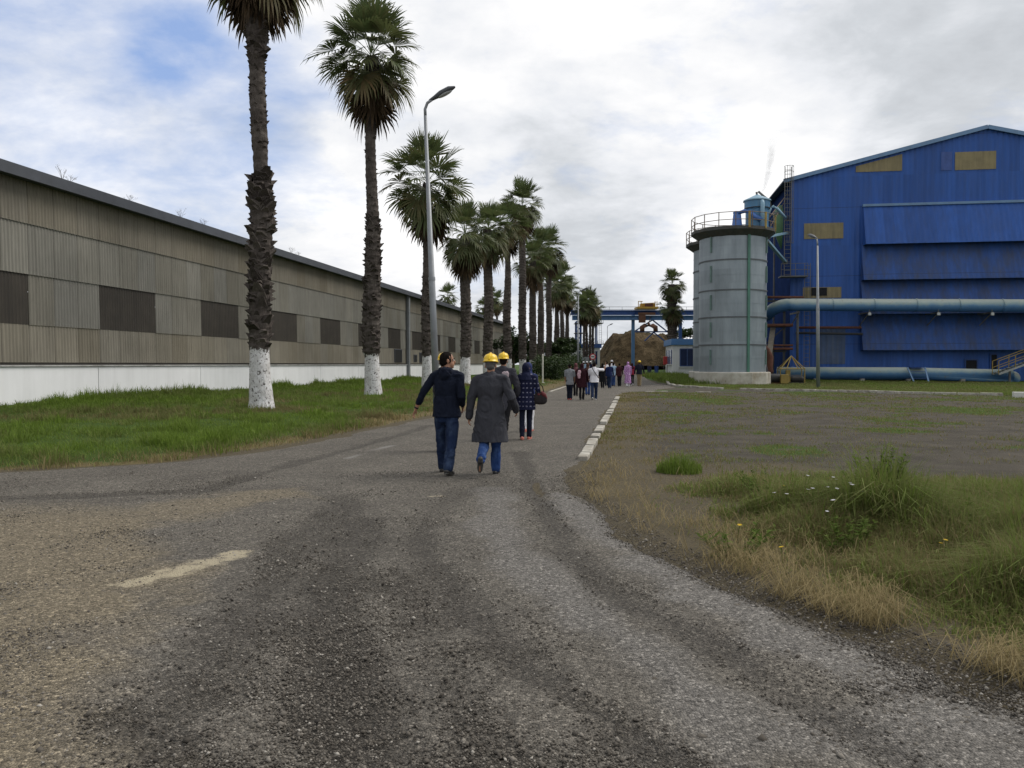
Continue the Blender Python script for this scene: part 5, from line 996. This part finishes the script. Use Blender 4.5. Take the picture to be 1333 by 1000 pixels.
def silo(px, Y, label, strip):
    p = at(px, 474, Y); root = empty('silo', (p.x, p.y, 0), 0, label, 'silo', 'twin grey silos'); r = 2.62; fz = lambda py: at(px, py, Y - r).z
    rings = [at(953, py, 62.98).z for py in (484.6, 448.6, 412.3, 376.6, 337.0, 299)]; zt = rings[-1]
    for i in range(5):
        g = MB(); n = 72; a_, b_ = rings[i], rings[i + 1]; g.lathe([(r, a_), (r, b_)], n, cap=False); sh_ = g.build('shell_ring', SILO, root, smooth=True)
        g = MB(); g.lathe([(r + .005, b_ - .05), (r + .055, b_ - .05), (r + .055, b_ + .045), (r + .005, b_ + .045)], n, cap=False); g.build('band', BAND, sh_)
        g = MB(); g.lathe([(r + .003, (a_ + b_) / 2 - .015), (r + .014, (a_ + b_) / 2 - .015), (r + .014, (a_ + b_) / 2 + .015), (r + .003, (a_ + b_) / 2 + .015)], n, cap=False); g.build('seam', SILO, sh_)
        g = MB()
        for th in (R(-90) - .93, R(-90) + 1.02): g.box((math.cos(th) * (r + .06), math.sin(th) * (r + .06), (a_ + b_) / 2 + .1), (.12, .09, (b_ - a_) * .55), rz=th)
        g.build('bracket', simple('green_grey_bracket', (.13, .20, .18), .6), sh_)
    g = MB(); g.lathe([(r + .38, -.3), (r + .36, rings[0] - .06), (r + .30, rings[0]), (r - .2, rings[0] + .02)], 12, a0=R(15)); g.build('plinth', PLIN, root, bevel=.03)
    if strip:
        th = R(-90) + .20; g = MB(); g.box((math.cos(th) * (r + .07), math.sin(th) * (r + .07), (rings[0] + zt) / 2), (.02, .02, zt - rings[0])); 
        g = MB(); c_, s_ = math.cos(th), math.sin(th); g.box((c_ * (r + .08), s_ * (r + .08), (rings[0] + zt) / 2), (.12, .19, zt - rings[0]), rz=th); g.build('green_strip', GREEN, root)
    R2 = 3.25; g = MB(); g.lathe([(r - .1, zt - .45), (r + .1, zt - .40), (R2, zt - .02), (R2 + .04, zt + .0), (R2 + .04, zt + .24), (R2 - .04, zt + .24), (R2 - .04, zt + .12), (.01, zt + .35)], 16, cap=True, a0=R(11)); pl_ = g.build('platform', PLAT, root)
    g = MB()
    for i in range(16): a = R(11) + i * math.tau / 16; g.tube([(R2 * math.cos(a), R2 * math.sin(a), zt + .1), (R2 * math.cos(a), R2 * math.sin(a), zt + 1.3)], .035, 6)
    g.build('rail_post', RAIL, pl_); g = MB()
    for h_ in (.72, 1.3): pts = [(R2 * math.cos(R(11) + i * math.tau / 16), R2 * math.sin(R(11) + i * math.tau / 16), zt + h_) for i in range(17)]; [g.tube([q0, q1], .028, 6) for q0, q1 in zip(pts, pts[1:])]
    g.build('railing', RAIL, pl_)
    if strip:
        for a in (R(-90) + .58, R(-90) + 1.22, R(-90) + .12): g = MB(); g.box((R2 * math.cos(a), R2 * math.sin(a), zt + .72), (.10, .16, 1.25), rz=a); g.build('yellow_post', YELL, pl_)
    return root, zt
sr, zt = silo(953, 65.6, 'front grey ring-jointed steel silo with green vertical strip on a cream plinth', True)
silo(941.5, 72.2, 'rear grey silo, mostly hidden behind the one with the green strip', False)
TEAL = simple('teal_blue_tank_paint', (.065, .19, .33), .45, .15, 2, dirt=(.12, .16, .17), streak=True); PALEB = simple('pale_blue_tank_paint', (.20, .33, .42), .5, .15, 2); BRB = simple('bright_blue_duct_paint', (.07, .16, .42), .45, .1, 2)
p = at(984, 474, 66.3); dc = empty('dust_collector', (p.x, p.y, zt + .30), 0, 'blue cylindrical dust collector with conical roof on the front silo', 'tank'); fz = lambda py: at(984, py, 66).z - dc.location.z
g = MB(); g.lathe([(.90, 0), (.90, fz(273)), (.93, fz(272)), (1.0, fz(271)), (1.0, fz(261))], 28); g.build('vessel', TEAL, dc, smooth=False); g = MB(); g.lathe([(1.03, fz(271.5)), (1.03, fz(270.5))], 28); g.build('hoop', DKP, dc)
g = MB(); g.lathe([(1.10, fz(261.5)), (1.08, fz(260)), (.10, fz(252.6)), (.02, fz(252))], 28); g.build('cone_roof', PALEB, dc); g = MB(); g.loft([(0, 0, fz(254)), (-.05, 0, fz(249.5)), (.12, .02, fz(248.5)), (.55, .1, fz(254)), (1.05, .25, fz(259)), (1.2, .3, fz(268))], [.09] * 6, 10); g.build('vent_pipe', STEEL, dc, smooth=True)
g = MB(); g.loft([(.1, -1.12, 0), (.1, -1.12, fz(267)), (.1, -1.02, fz(264.5)), (.1, -.8, fz(264))], [.17] * 4, 12); g.build('front_duct', PALEB, dc, smooth=True)
g = MB(); g.loft([(-1.75, -.7, fz(279)), (-1.2, -.75, fz(276)), (-.75, -.85, fz(278)), (-.45, -1.0, fz(284)), (.1, -1.1, fz(288))], [.15, .17, .17, .17, .2], 12); g.build('curved_duct', BRB, dc, smooth=True)
g = MB(); g.lathe([(.42, 0), (.40, .5), (.30, fz(279)), (.33, fz(278)), (.33, fz(277))], 20, c=(-1.75, -.5, 0)); g.build('blower', BRB, dc); g = MB(); g.box((.35, -1.15, .12), (1.0, .5, .25)); g.build('base_frame', BRB, dc)
# ducts and bracing between silo and factory
q = lambda px, py, Y=68: at(px, py, Y)
def strut(name, pts, r, m, label, cat, box=None):
    root = empty(name, (pts[0].x, pts[0].y, pts[0].z), 0, label, cat); ps = [p_ - pts[0] for p_ in pts]; g = MB()
    if box: g.bar(ps[0], ps[-1], *box)
    else: g.loft(ps, [r] * len(ps), 10)
    g.build('member', m, root, smooth=not box)
    g = MB()
    for e in (ps[0], ps[-1]): g.box(e, (r * 2.6 + .05, .06, r * 2.6 + .05))
    g.build('end_plate', STEEL, root); return root
strut('bent_duct', [q(999, 281), q(1003, 271), q(1006.5, 269), q(1011, 271), q(1019, 280, 72), q(1024, 285, 76)], .13, PALEB, 'bent pale blue duct crossing from the silo top to the factory', 'duct')
strut('brace_beam', [q(998, 313), q(1022, 341, 75)], .15, PALEB, 'pale diagonal brace between silo and factory', 'beam', (.30, .18)); strut('brace_beam', [q(1000, 308), q(1024, 303.5, 75)], .12, PALEB, 'pale level beam between silo platform and factory', 'beam', (.28, .18))
for i, (a, b) in enumerate((((1000, 285, 69), (1027, 250, 77.5)), ((1000, 300, 70), (1022, 262, 78)))): strut('thin_rail', [q(*a), q(*b)], .045, RAIL, ('upper', 'lower')[i] + ' thin sloping handrail rising to the factory eaves', 'handrail')
p = q(1020, 300, 80); gh = empty('green_hopper', (p.x, p.y, p.z - .6), 0, 'green hopper in the shade between silo and factory', 'hopper'); HG = simple('green_hopper_paint', (.07, .16, .075), .6, .2, 2)
g = MB(); g.lathe([(.25, -1.2), (.9, .4), (1.0, 2.2), (.5, 3.0)], 20); g.build('hopper_body', HG, gh, smooth=True); g = MB(); g.lathe([(1.04, 2.1), (1.04, 2.3)], 20); g.build('rim', STEEL, gh); g = MB(); [g.box2((x_ - .06, -.06, -16), (x_ + .06, .06, .6)) for x_ in (-.9, .9)]; g.build('support_leg', STEEL, gh)
# ------------------------------------------------------------------ machinery at the silo foot
def mach(name, px, py, label, cat): p = gnd(px, py); return empty(name, (p.x, p.y, float(H(p.x, p.y))), RYAW, label, cat)
o = mach('pump_unit', 1010, 500.2, 'dark greasy pump set with a yellow box beside the silo plinth', 'pump'); g = MB(); g.loft([(-.9, .5, .45), (.3, .5, .45)], [.38, .38], 18, cap='round'); g.loft([(.3, .5, .45), (.8, .5, .45)], [.20, .28], 14); g.build('motor', simple('greasy_black', (.018, .018, .018), .6), o, smooth=True)
g = MB(); g.box((-.3, .5, .05), (2.2, 1.0, .12)); g.build('skid', RUST, o); g = MB(); g.box((.62, -.1, .42), (.58, .5, .72)); g.build('yellow_box', YELL, o, bevel=.03); g = MB(); g.loft([(-.5, .6, .4), (-.7, .6, 1.2), (-.8, .9, 2.0)], [.16, .16, .14], 10); g.build('riser', DKP, o, smooth=True)
o = mach('lifting_frame', 1030, 499.5, 'yellow pyramid lifting frame standing over small machinery', 'frame'); W2 = .95; g = MB()
for x_ in (-W2, W2):
    for y_ in (-.5, .7): g.tube([(x_, y_, 0), (x_, y_, 1.2), (0, .1, 2.25)], .045, 6)
for z in (1.2,):
    for y_ in (-.5, .7): g.tube([(-W2, y_, z), (W2, y_, z)], .04, 6)
    for x_ in (-W2, W2): g.tube([(x_, -.5, z), (x_, .7, z)], .04, 6)
g.tube([(-.45, -.5, 1.2), (0, .1, 2.25)], .04, 6); g.tube([(.45, -.5, 1.2), (0, .1, 2.25)], .04, 6); g.build('yellow_frame', YELL, o); g = MB(); g.box((-.25, .1, .55), (.34, .4, 1.1)); g.build('yellow_post', YELL, o, bevel=.02); g = MB(); g.loft([(.1, .1, .35), (.85, .1, .35)], [.25, .25], 14, cap='round'); g.box((.2, .1, .06), (1.6, .7, .12)); g.build('winch', simple('greasy_dark', (.025, .024, .022), .6), o); g = MB(); g.box((.35, -.4, .68), (1.2, .06, .06)); g.build('bar', STEEL, o)
o = mach('rusty_chute', 1000, 499.5, 'rusty red bent chute pipe next to the silo', 'chute'); g = MB(); g.loft([(-.8, 1.0, 3.6), (.1, 1.0, 2.75), (.28, 1.0, 2.2), (.18, 1.0, 1.1), (.15, 1.0, 0)], [.16, .19, .28, .34, .36], 12); g.build('chute_pipe', RUST, o, smooth=True); g = MB(); g.loft([(.15, 1, .95), (.15, 1, 1.1)], [.44, .44], 16); g.build('collar', RUST, o)
o = mach('belt_conveyor', 1003, 499, 'narrow pale inclined conveyor leaning against the factory wall', 'conveyor'); g = MB(); g.bar((.15, 2.5, 1.4), (1.15, 6, 4.9), .42, .30); g.build('conveyor_trough', simple('dusty_trough', (.20, .175, .14), .9, .25), o); g = MB(); [g.bar((x_, y_, 0), (x_ + .05, y_, z_), .08) for x_, y_, z_ in ((.3, 3, 1.8), (1.0, 5.4, 4.2))]; g.build('support_leg', STEEL, o)
o = mach('pipe_rack', 1016, 498.4, 'dark steel pipe rack in the shade behind the yellow frame', 'rack'); g = MB()
for x_ in (-1.4, .9): g.box2((x_ - .09, 3.5, 0), (x_ + .09, 3.7, 7.2))
for z in (2.6, 4.8, 7.1): g.box2((-1.6, 3.52, z), (1.1, 3.68, z + .16))
g.bar((-1.4, 3.6, 2.7), (.9, 3.6, 4.8), .09); g.build('rack_frame', DKP, o); g = MB()
for z, r_ in ((2.9, .12), (3.2, .09), (5.0, .14)): g.tube([(-2.6, 3.3, z), (1.6, 3.3, z)], r_, 10)
g.build('rack_pipe', RUST, o)
# ------------------------------------------------------------------ guardhouse, cabinet, drums
GW = simple('white_render', (.64, .645, .64), .85, .06, 1, dirt=(.34, .32, .28), dirt_amt=.3, streak=True); PB = simple('blue_parapet_paint', (.075, .19, .40), .6, .12, 1.2, dirt=(.12, .18, .24)); WIN = simple('dark_blue_window', (.010, .020, .065), .2, .2, 2, bump=0, spec=.6); MULL = simple('blue_window_frame', (.035, .07, .18), .5)
p = at(876, 486, 90); gz = float(H(p.x, p.y)); gh = empty('guardhouse', (p.x, p.y, gz), R(-5), 'white flat roofed guardhouse with blue parapet left of the silos', 'building'); zz_ = lambda py: at(876, py, 90).z - gz; xx_ = lambda px: (at(px, 474, 90).x - p.x)
zp0, zp1 = zz_(449.3), zz_(441.3); g = MB(); g.box2((0, 0, -.5), (6.4, 8, zp0)); g.build('wall', GW, gh); g = MB(); g.box2((-.22, -.25, zp0), (6.6, 8.2, zp1)); g.build('parapet', PB, gh, bevel=.03)
x0, x1, z0, z1 = xx_(885.2), xx_(903.5), zz_(476.6), zz_(454.3); g = MB(); g.box2((x0, -.05, z0), (x1, -.01, z1)); wn_ = g.build('window', WIN, gh); g = MB()
for x_ in (x0, (x0 + x1) / 2, x1): g.box2((x_ - .06, -.09, z0), (x_ + .06, .0, z1))
for z in (z0, z1): g.box2((x0, -.085, z - .05), (x1, 0, z + .05))
g.build('window_frame', MULL, wn_); g = MB(); g.box2((x0 - .15, -.16, z0 - .16), (x1 + .15, 0, z0 - .06)); g.build('window_sill', GW, wn_)
g = MB(); g.box2((-.05, 1.2, zz_(474)), (-.01, 6.4, zz_(455))); wn_ = g.build('window', simple('pale_window_glass', (.16, .21, .26), .15, .1, bump=0), gh); g = MB(); [g.box2((-.09, y_ - .08, zz_(474)), (0, y_ + .08, zz_(455))) for y_ in (1.2, 3, 4.7, 6.4)]; g.build('window_frame', MULL, wn_); g = MB(); g.box2((-.14, 1.0, zz_(475.4)), (0, 6.6, zz_(474.2))); g.build('window_sill', GW, wn_)
p = at(866.3, 469.5, 96); o = empty('fire_cabinet', (p.x, p.y, .5), RYAW, 'red cabinet on a stand beside the guardhouse wall', 'cabinet'); zc = p.z - .5; g = MB(); g.box((0, 0, zc), (.50, .35, .95)); bx_ = g.build('cabinet_box', RED, o, bevel=.03); g = MB(); g.box((0, -.19, zc), (.42, .02, .85)); g.build('cabinet_door', simple('dull_red_paint', (.36, .03, .03), .5), bx_); g = MB(); [g.box2((x_ - .03, -.05, 0), (x_ + .03, .05, zc - .45)) for x_ in (-.18, .18)]; g.build('stand', STEEL, o)
for px, m_, lb in ((845.3, simple('navy_drum', (.012, .02, .06), .5), 'darker blue drum left of the brighter one near the guardhouse'), (854.6, simple('blue_drum', (.02, .055, .20), .5), 'brighter blue drum nearer to the guardhouse')):
    p = at(px, 484, 92); z_ = float(H(p.x, p.y)); o = empty('drum', (p.x, p.y, z_), 0, lb, 'drum', 'blue drums by the guardhouse'); o.scale = (.62, .62, .8); g = MB(); g.lathe([(.36, 0), (.38, .03), (.37, .35), (.40, .37), (.37, .39), (.37, .7), (.40, .72), (.37, .74), (.37, 1.05), (.34, 1.08)], 22); g.build('drum_body', m_, o, smooth=False); g = MB(); g.lathe([(.385, 1.07), (.385, 1.11), (.30, 1.10)], 22); g.build('drum_lid', m_, o)
# ------------------------------------------------------------------ gantry crane, tower, small building, heap
GB = simple('crane_blue_paint', (.030, .085, .26), .55, .15, 1, dirt=(.06, .09, .16)); GB2 = simple('faded_crane_blue', (.075, .17, .32), .55, .15, 1, dirt=(.10, .15, .2)); D = 150.0
c0 = at(823, 474, D); cr = empty('gantry_crane', (c0.x, c0.y, 0), 0, 'long blue gantry crane with yellow trolley spanning above the cane heap', 'crane'); pc = lambda px, py, dy=0: (at(px, py, D).x - c0.x, dy, at(px, py, D).z)
def girder(y0, y1, dy, m, nm):
    a = pc(744, y1, dy); b = pc(985, y0, dy); g = MB(); g.box2((a[0], dy - .2, a[2]), (b[0], dy + .2, b[2])); g.box2((a[0], dy - .45, b[2] - .002), (b[0], dy + .45, b[2] + .12)); g.box2((a[0], dy - .45, a[2] - .12), (b[0], dy + .45, a[2] + .002)); x = a[0] + .5
    while x < b[0]: g.box2((x, dy - .40, a[2] + .003), (x + .08, dy - .201, b[2] - .003)); x += 1.25
    return g.build(nm, m, cr)
gd = girder(404, 408.6, 1.8, GB, 'girder'); girder(412.4, 416.6, -1.6, GB2, 'girder')
g = MB(); a = pc(744, 398.5, 2.2); b = pc(985, 398.5, 2.2)
for h_ in (0, -.5): g.tube([(a[0], 2.2, a[2] + h_), (b[0], 2.2, b[2] + h_)], .035, 6)
x = a[0]
while x < b[0]: g.tube([(x, 2.2, pc(0, 403)[2]), (x, 2.2, a[2])], .03, 5); x += 2.4
g.build('handrail', STEEL, gd)
for px in (823, 884, 960): g = MB(); a = pc(px, 404, -1.2); g.box2((a[0] - .28, -1.35, -.5), (a[0] + .28, -.85, pc(px, 411)[2])); g.build('column', GB2 if px == 823 else GB, cr)
g = MB()
for a, b in (((848, 417), (826, 431)), ((848, 417), (872, 436)), ((825, 432.3), (882, 432.3)), ((849.5, 433), (838, 444)), ((849.5, 433), (866, 446))): g.bar(pc(*a, -1.1), pc(*b, -1.1), .26, .22)
g.build('brace', GB, cr); YC = simple('crane_yellow_paint', (.42, .26, .04), .55, .2, 2, dirt=(.2, .1, .04)); tr_ = MB(); a = pc(828, 402.6); b = pc(855.5, 400); tr_.box2((a[0], -1.6, a[2]), (b[0], 2.2, b[2])); a = pc(834, 400); b = pc(852, 395.5); tr_.box2((a[0], -1, a[2]), (b[0], 1.5, b[2])); tro = tr_.build('trolley', YC, cr); g = MB()
for px in (829.5, 833, 851, 853.5): g.tube([pc(px, 403, -1.4), pc(px, 393, -1.4)], .07, 6)
g.tube([pc(829.5, 393, -1.4), pc(835, 393.3, -1.4)], .07, 6); g.tube([pc(836, 396, -1.4), pc(852, 395, -1.4)], .06, 6); g.build('trolley_rail', YC, tro); g = MB(); a = pc(838, 400); b = pc(848, 396); g.box2((a[0], -1.6, a[2]), (b[0], -1.2, b[2])); g.build('winch_drum', RUST, tro)
OR = simple('rusty_orange_grab', (.12, .055, .032), .8, .3, 2); g = MB(); a = pc(829, 421); b = pc(837.5, 408.5); g.box2((a[0], -2.6, a[2]), (b[0], -2.1, b[2])); g.box2((a[0] - .1, -2.65, pc(0, 411)[2]), (pc(850, 411)[0], -2.05, pc(0, 408)[2])); g.build('grab_carriage', OR, cr)
g = MB(); g.loft([pc(833.5, 432, -2.2), pc(833.5, 427, -2.2), pc(836.5, 424.8, -2.2), pc(847, 424.8, -2.2), pc(850.5, 427, -2.2), pc(850.8, 432, -2.2)], [.42, .46, .42, .42, .46, .42], 10); g.tube([pc(842, 425, -2.2), pc(842, 421.5, -2.2)], .25, 8); g.tube([pc(842, 422, -2.2), pc(844, 412, -2.2)], .05, 6); g.build('grab', OR, cr, smooth=True)
T = 143.0; c0 = at(765, 474, T); tw = empty('steel_tower', (c0.x, c0.y, 0), 0, 'blue steel support tower with platforms and ladder at the crane\'s left end', 'tower'); pt = lambda px, py, dy=0: (at(px, py, T).x - c0.x, dy, at(px, py, T).z); g = MB()
for px in (750.5, 756.5, 777): 
    for dy in (0, 2.4): a = pt(px, 418); g.box2((a[0] - .10, dy - .10, -.2), (a[0] + .10, dy + .10, a[2]))
g.build('column', GB, tw); g = MB()
for py in (425, 431, 437, 443): g.bar(pt(750.5, py), pt(756.5, py + 6), .10); g.bar(pt(756.5, py), pt(750.5, py + 6), .10)
g.build('lattice', GB, tw); g = MB()
for py in (421.3, 434): a = pt(748.5, py, 0); b = pt(785, py - .8, 0); g.box2((a[0], -.6, a[2]), (b[0] if py < 430 else pt(760, py)[0], 3, b[2]))
g.build('platform', STEEL, tw); g = MB(); a = pt(781, 448); b = pt(781, 418)
for dx in (-.22, .22): g.tube([(a[0] + dx, -.5, a[2]), (a[0] + dx, -.5, b[2])], .03, 5)
z = a[2]
while z < b[2]: g.tube([(a[0] - .22, -.5, z), (a[0] + .22, -.5, z)], .02, 5); z += .4
for px, z0, z1 in ((785, 421, 417), (785, 448.5, 444), (777.5, 448.5, 444)): g.tube([pt(px, z0, -.5), pt(px, z1, -.5)], .03, 5)
for py in (444, 446.3): g.tube([pt(777.5, py, -.5), pt(785, py, -.5)], .03, 5)
a = pt(776, 448.6); b = pt(786, 448.2); g.box2((a[0], -.7, a[2]), (b[0], 1, b[2] + .1)); g.build('ladder', STEEL, tw)
p = at(747, 486, 132); sb = empty('utility_building', (p.x, p.y, 0), 0, 'small white flat roofed building with blue parapet behind the clustered palms', 'building'); zz_ = lambda py: at(747, py, 132).z; w_ = at(781, 474, 132).x - p.x; g = MB(); g.box2((0, 0, -.2), (w_, 5, zz_(453))); g.build('wall', GW, sb); g = MB(); g.box2((-.2, -.2, zz_(453)), (w_ + .25, 5.2, zz_(448))); g.build('parapet', GB, sb)
for x_, ww in ((.55, .5), (1.75, .5), (w_ - .75, .32)): g = MB(); g.box2((x_, -.05, zz_(470) - .6), (x_ + ww, -.01, zz_(458))); wn_ = g.build('window', WIN, sb); g = MB(); g.box2((x_ - .06, -.08, zz_(458)), (x_ + ww + .06, 0, zz_(458) + .08)); g.build('window_frame', MULL, wn_)
# cane heap
n1, n2_ = 300, 120; hx = np.linspace(13.6, 40, n1); hy = np.linspace(152, 178, n2_); HX, HY_ = np.meshgrid(hx, hy)
prof = [(779, 476), (784, 467), (790, 456), (797, 446), (806, 437.5), (815, 435.5), (823, 434.5), (832, 436), (845, 439.5), (856, 437.5), (868, 438), (876, 441), (890, 447), (910, 452), (940, 470)]
prx = [at(a, 474, 158).x for a, b in prof]; prz = [at(a, b, 158).z for a, b in prof]; Z0 = np.interp(HX.ravel(), prx, prz, left=0, right=0); dep = sstep(151.5, 158.5, HY_.ravel()) * (1 - sstep(168, 178, HY_.ravel()))
ZH = Z0 * dep ** .45 * (.93 + .14 * fbm(HX.ravel() * .35, HY_.ravel() * .35, 4)) + 2.4 * (fbm(HX.ravel() * .55, HY_.ravel() * .55, 6) - .5) * dep; I = np.arange(n1 * n2_).reshape(n2_, n1)
t = NT('shredded_cane'); P = t.coord(); c = t.ramp(t.noise(P, .55, 8, .68), [(.36, (.034, .025, .015)), (.5, (.105, .076, .042)), (.68, (.175, .130, .075))]); c = t.mix(t.ramp(t.noise(t.coord(loc=(5, 2, 1)), .16, 5, .6), [(.52, 0), (.66, .7)]), c, (.045, .046, .026)); CANE = t.set(c, .95, t.noise(P, 2.2, 8, .75), 1.0, .5, spec=.1)
hp = npmesh('cane_heap', np.stack([HX.ravel(), HY_.ravel(), ZH + .2], 1), np.stack([I[:-1, :-1].ravel(), I[:-1, 1:].ravel(), I[1:, 1:].ravel(), I[1:, :-1].ravel()], 1), CANE, smooth=True); tag(hp, 'large brown heap of shredded cane under the blue crane', 'heap')
# steam drifting up behind the silo
t = NT('steam_vapour'); out = t.t.nodes['Material Output']; t.t.nodes.remove(t.b); P = t.coord()
dn = t.math('MULTIPLY', t.ramp(t.noise(P, .55, 5, .6, .4), [(.42, 0), (.75, 1)]), .16)
sp_ = t.n('ShaderNodeSeparateXYZ', i_0=P); ctr_ = t.math('ADD', t.math('MULTIPLY', sp_.outputs[2], .24), t.math('MULTIPLY', t.math('SINE', t.math('MULTIPLY', sp_.outputs[2], .8)), .22)); rr_ = t.math('DIVIDE', t.math('SQRT', t.math('ADD', t.math('POWER', t.math('ABSOLUTE', t.math('SUBTRACT', sp_.outputs[0], ctr_)), 2.0), t.math('POWER', t.math('ABSOLUTE', sp_.outputs[1]), 2.0))), t.math('ADD', .25, t.math('MULTIPLY', sp_.outputs[2], .13)))
fall = t.n('ShaderNodeMapRange', interpolation_type='SMOOTHSTEP', i_Value=rr_); fall.inputs[1].default_value = 1.0; fall.inputs[2].default_value = .1
vfade = t.n('ShaderNodeMapRange', interpolation_type='SMOOTHSTEP', i_Value=sp_.outputs[2]); vfade.inputs[1].default_value = 7.5; vfade.inputs[2].default_value = 1.0
vol = t.n('ShaderNodeVolumePrincipled', i_Color=(.97, .97, .98, 1), i_Density=t.math('MULTIPLY', t.math('MULTIPLY', dn, fall.outputs[0]), t.math('MULTIPLY', vfade.outputs[0], 20.0))); t.l(vol.outputs[0], out.inputs['Volume'])
g = MB(); prof_ = [(.5, 0), (1.0, 1.5), (1.3, 4), (1.6, 7.5)]; g.loft([(.24 * z + .15 * math.sin(z * .8), 0, z) for r_, z in prof_], [r_ for r_, z in prof_], 16); o = g.build('steam', t.m); p = at(991, 254, 92); o.location = p; tag(o, 'faint grey steam drifting up behind the dust collector', None, None, 'stuff')
# ------------------------------------------------------------------ render defaults
SC.cycles.use_denoising = True; SC.cycles.max_bounces = 6; SC.cycles.transparent_max_bounces = 6; SC.cycles.volume_step_rate = 2.0
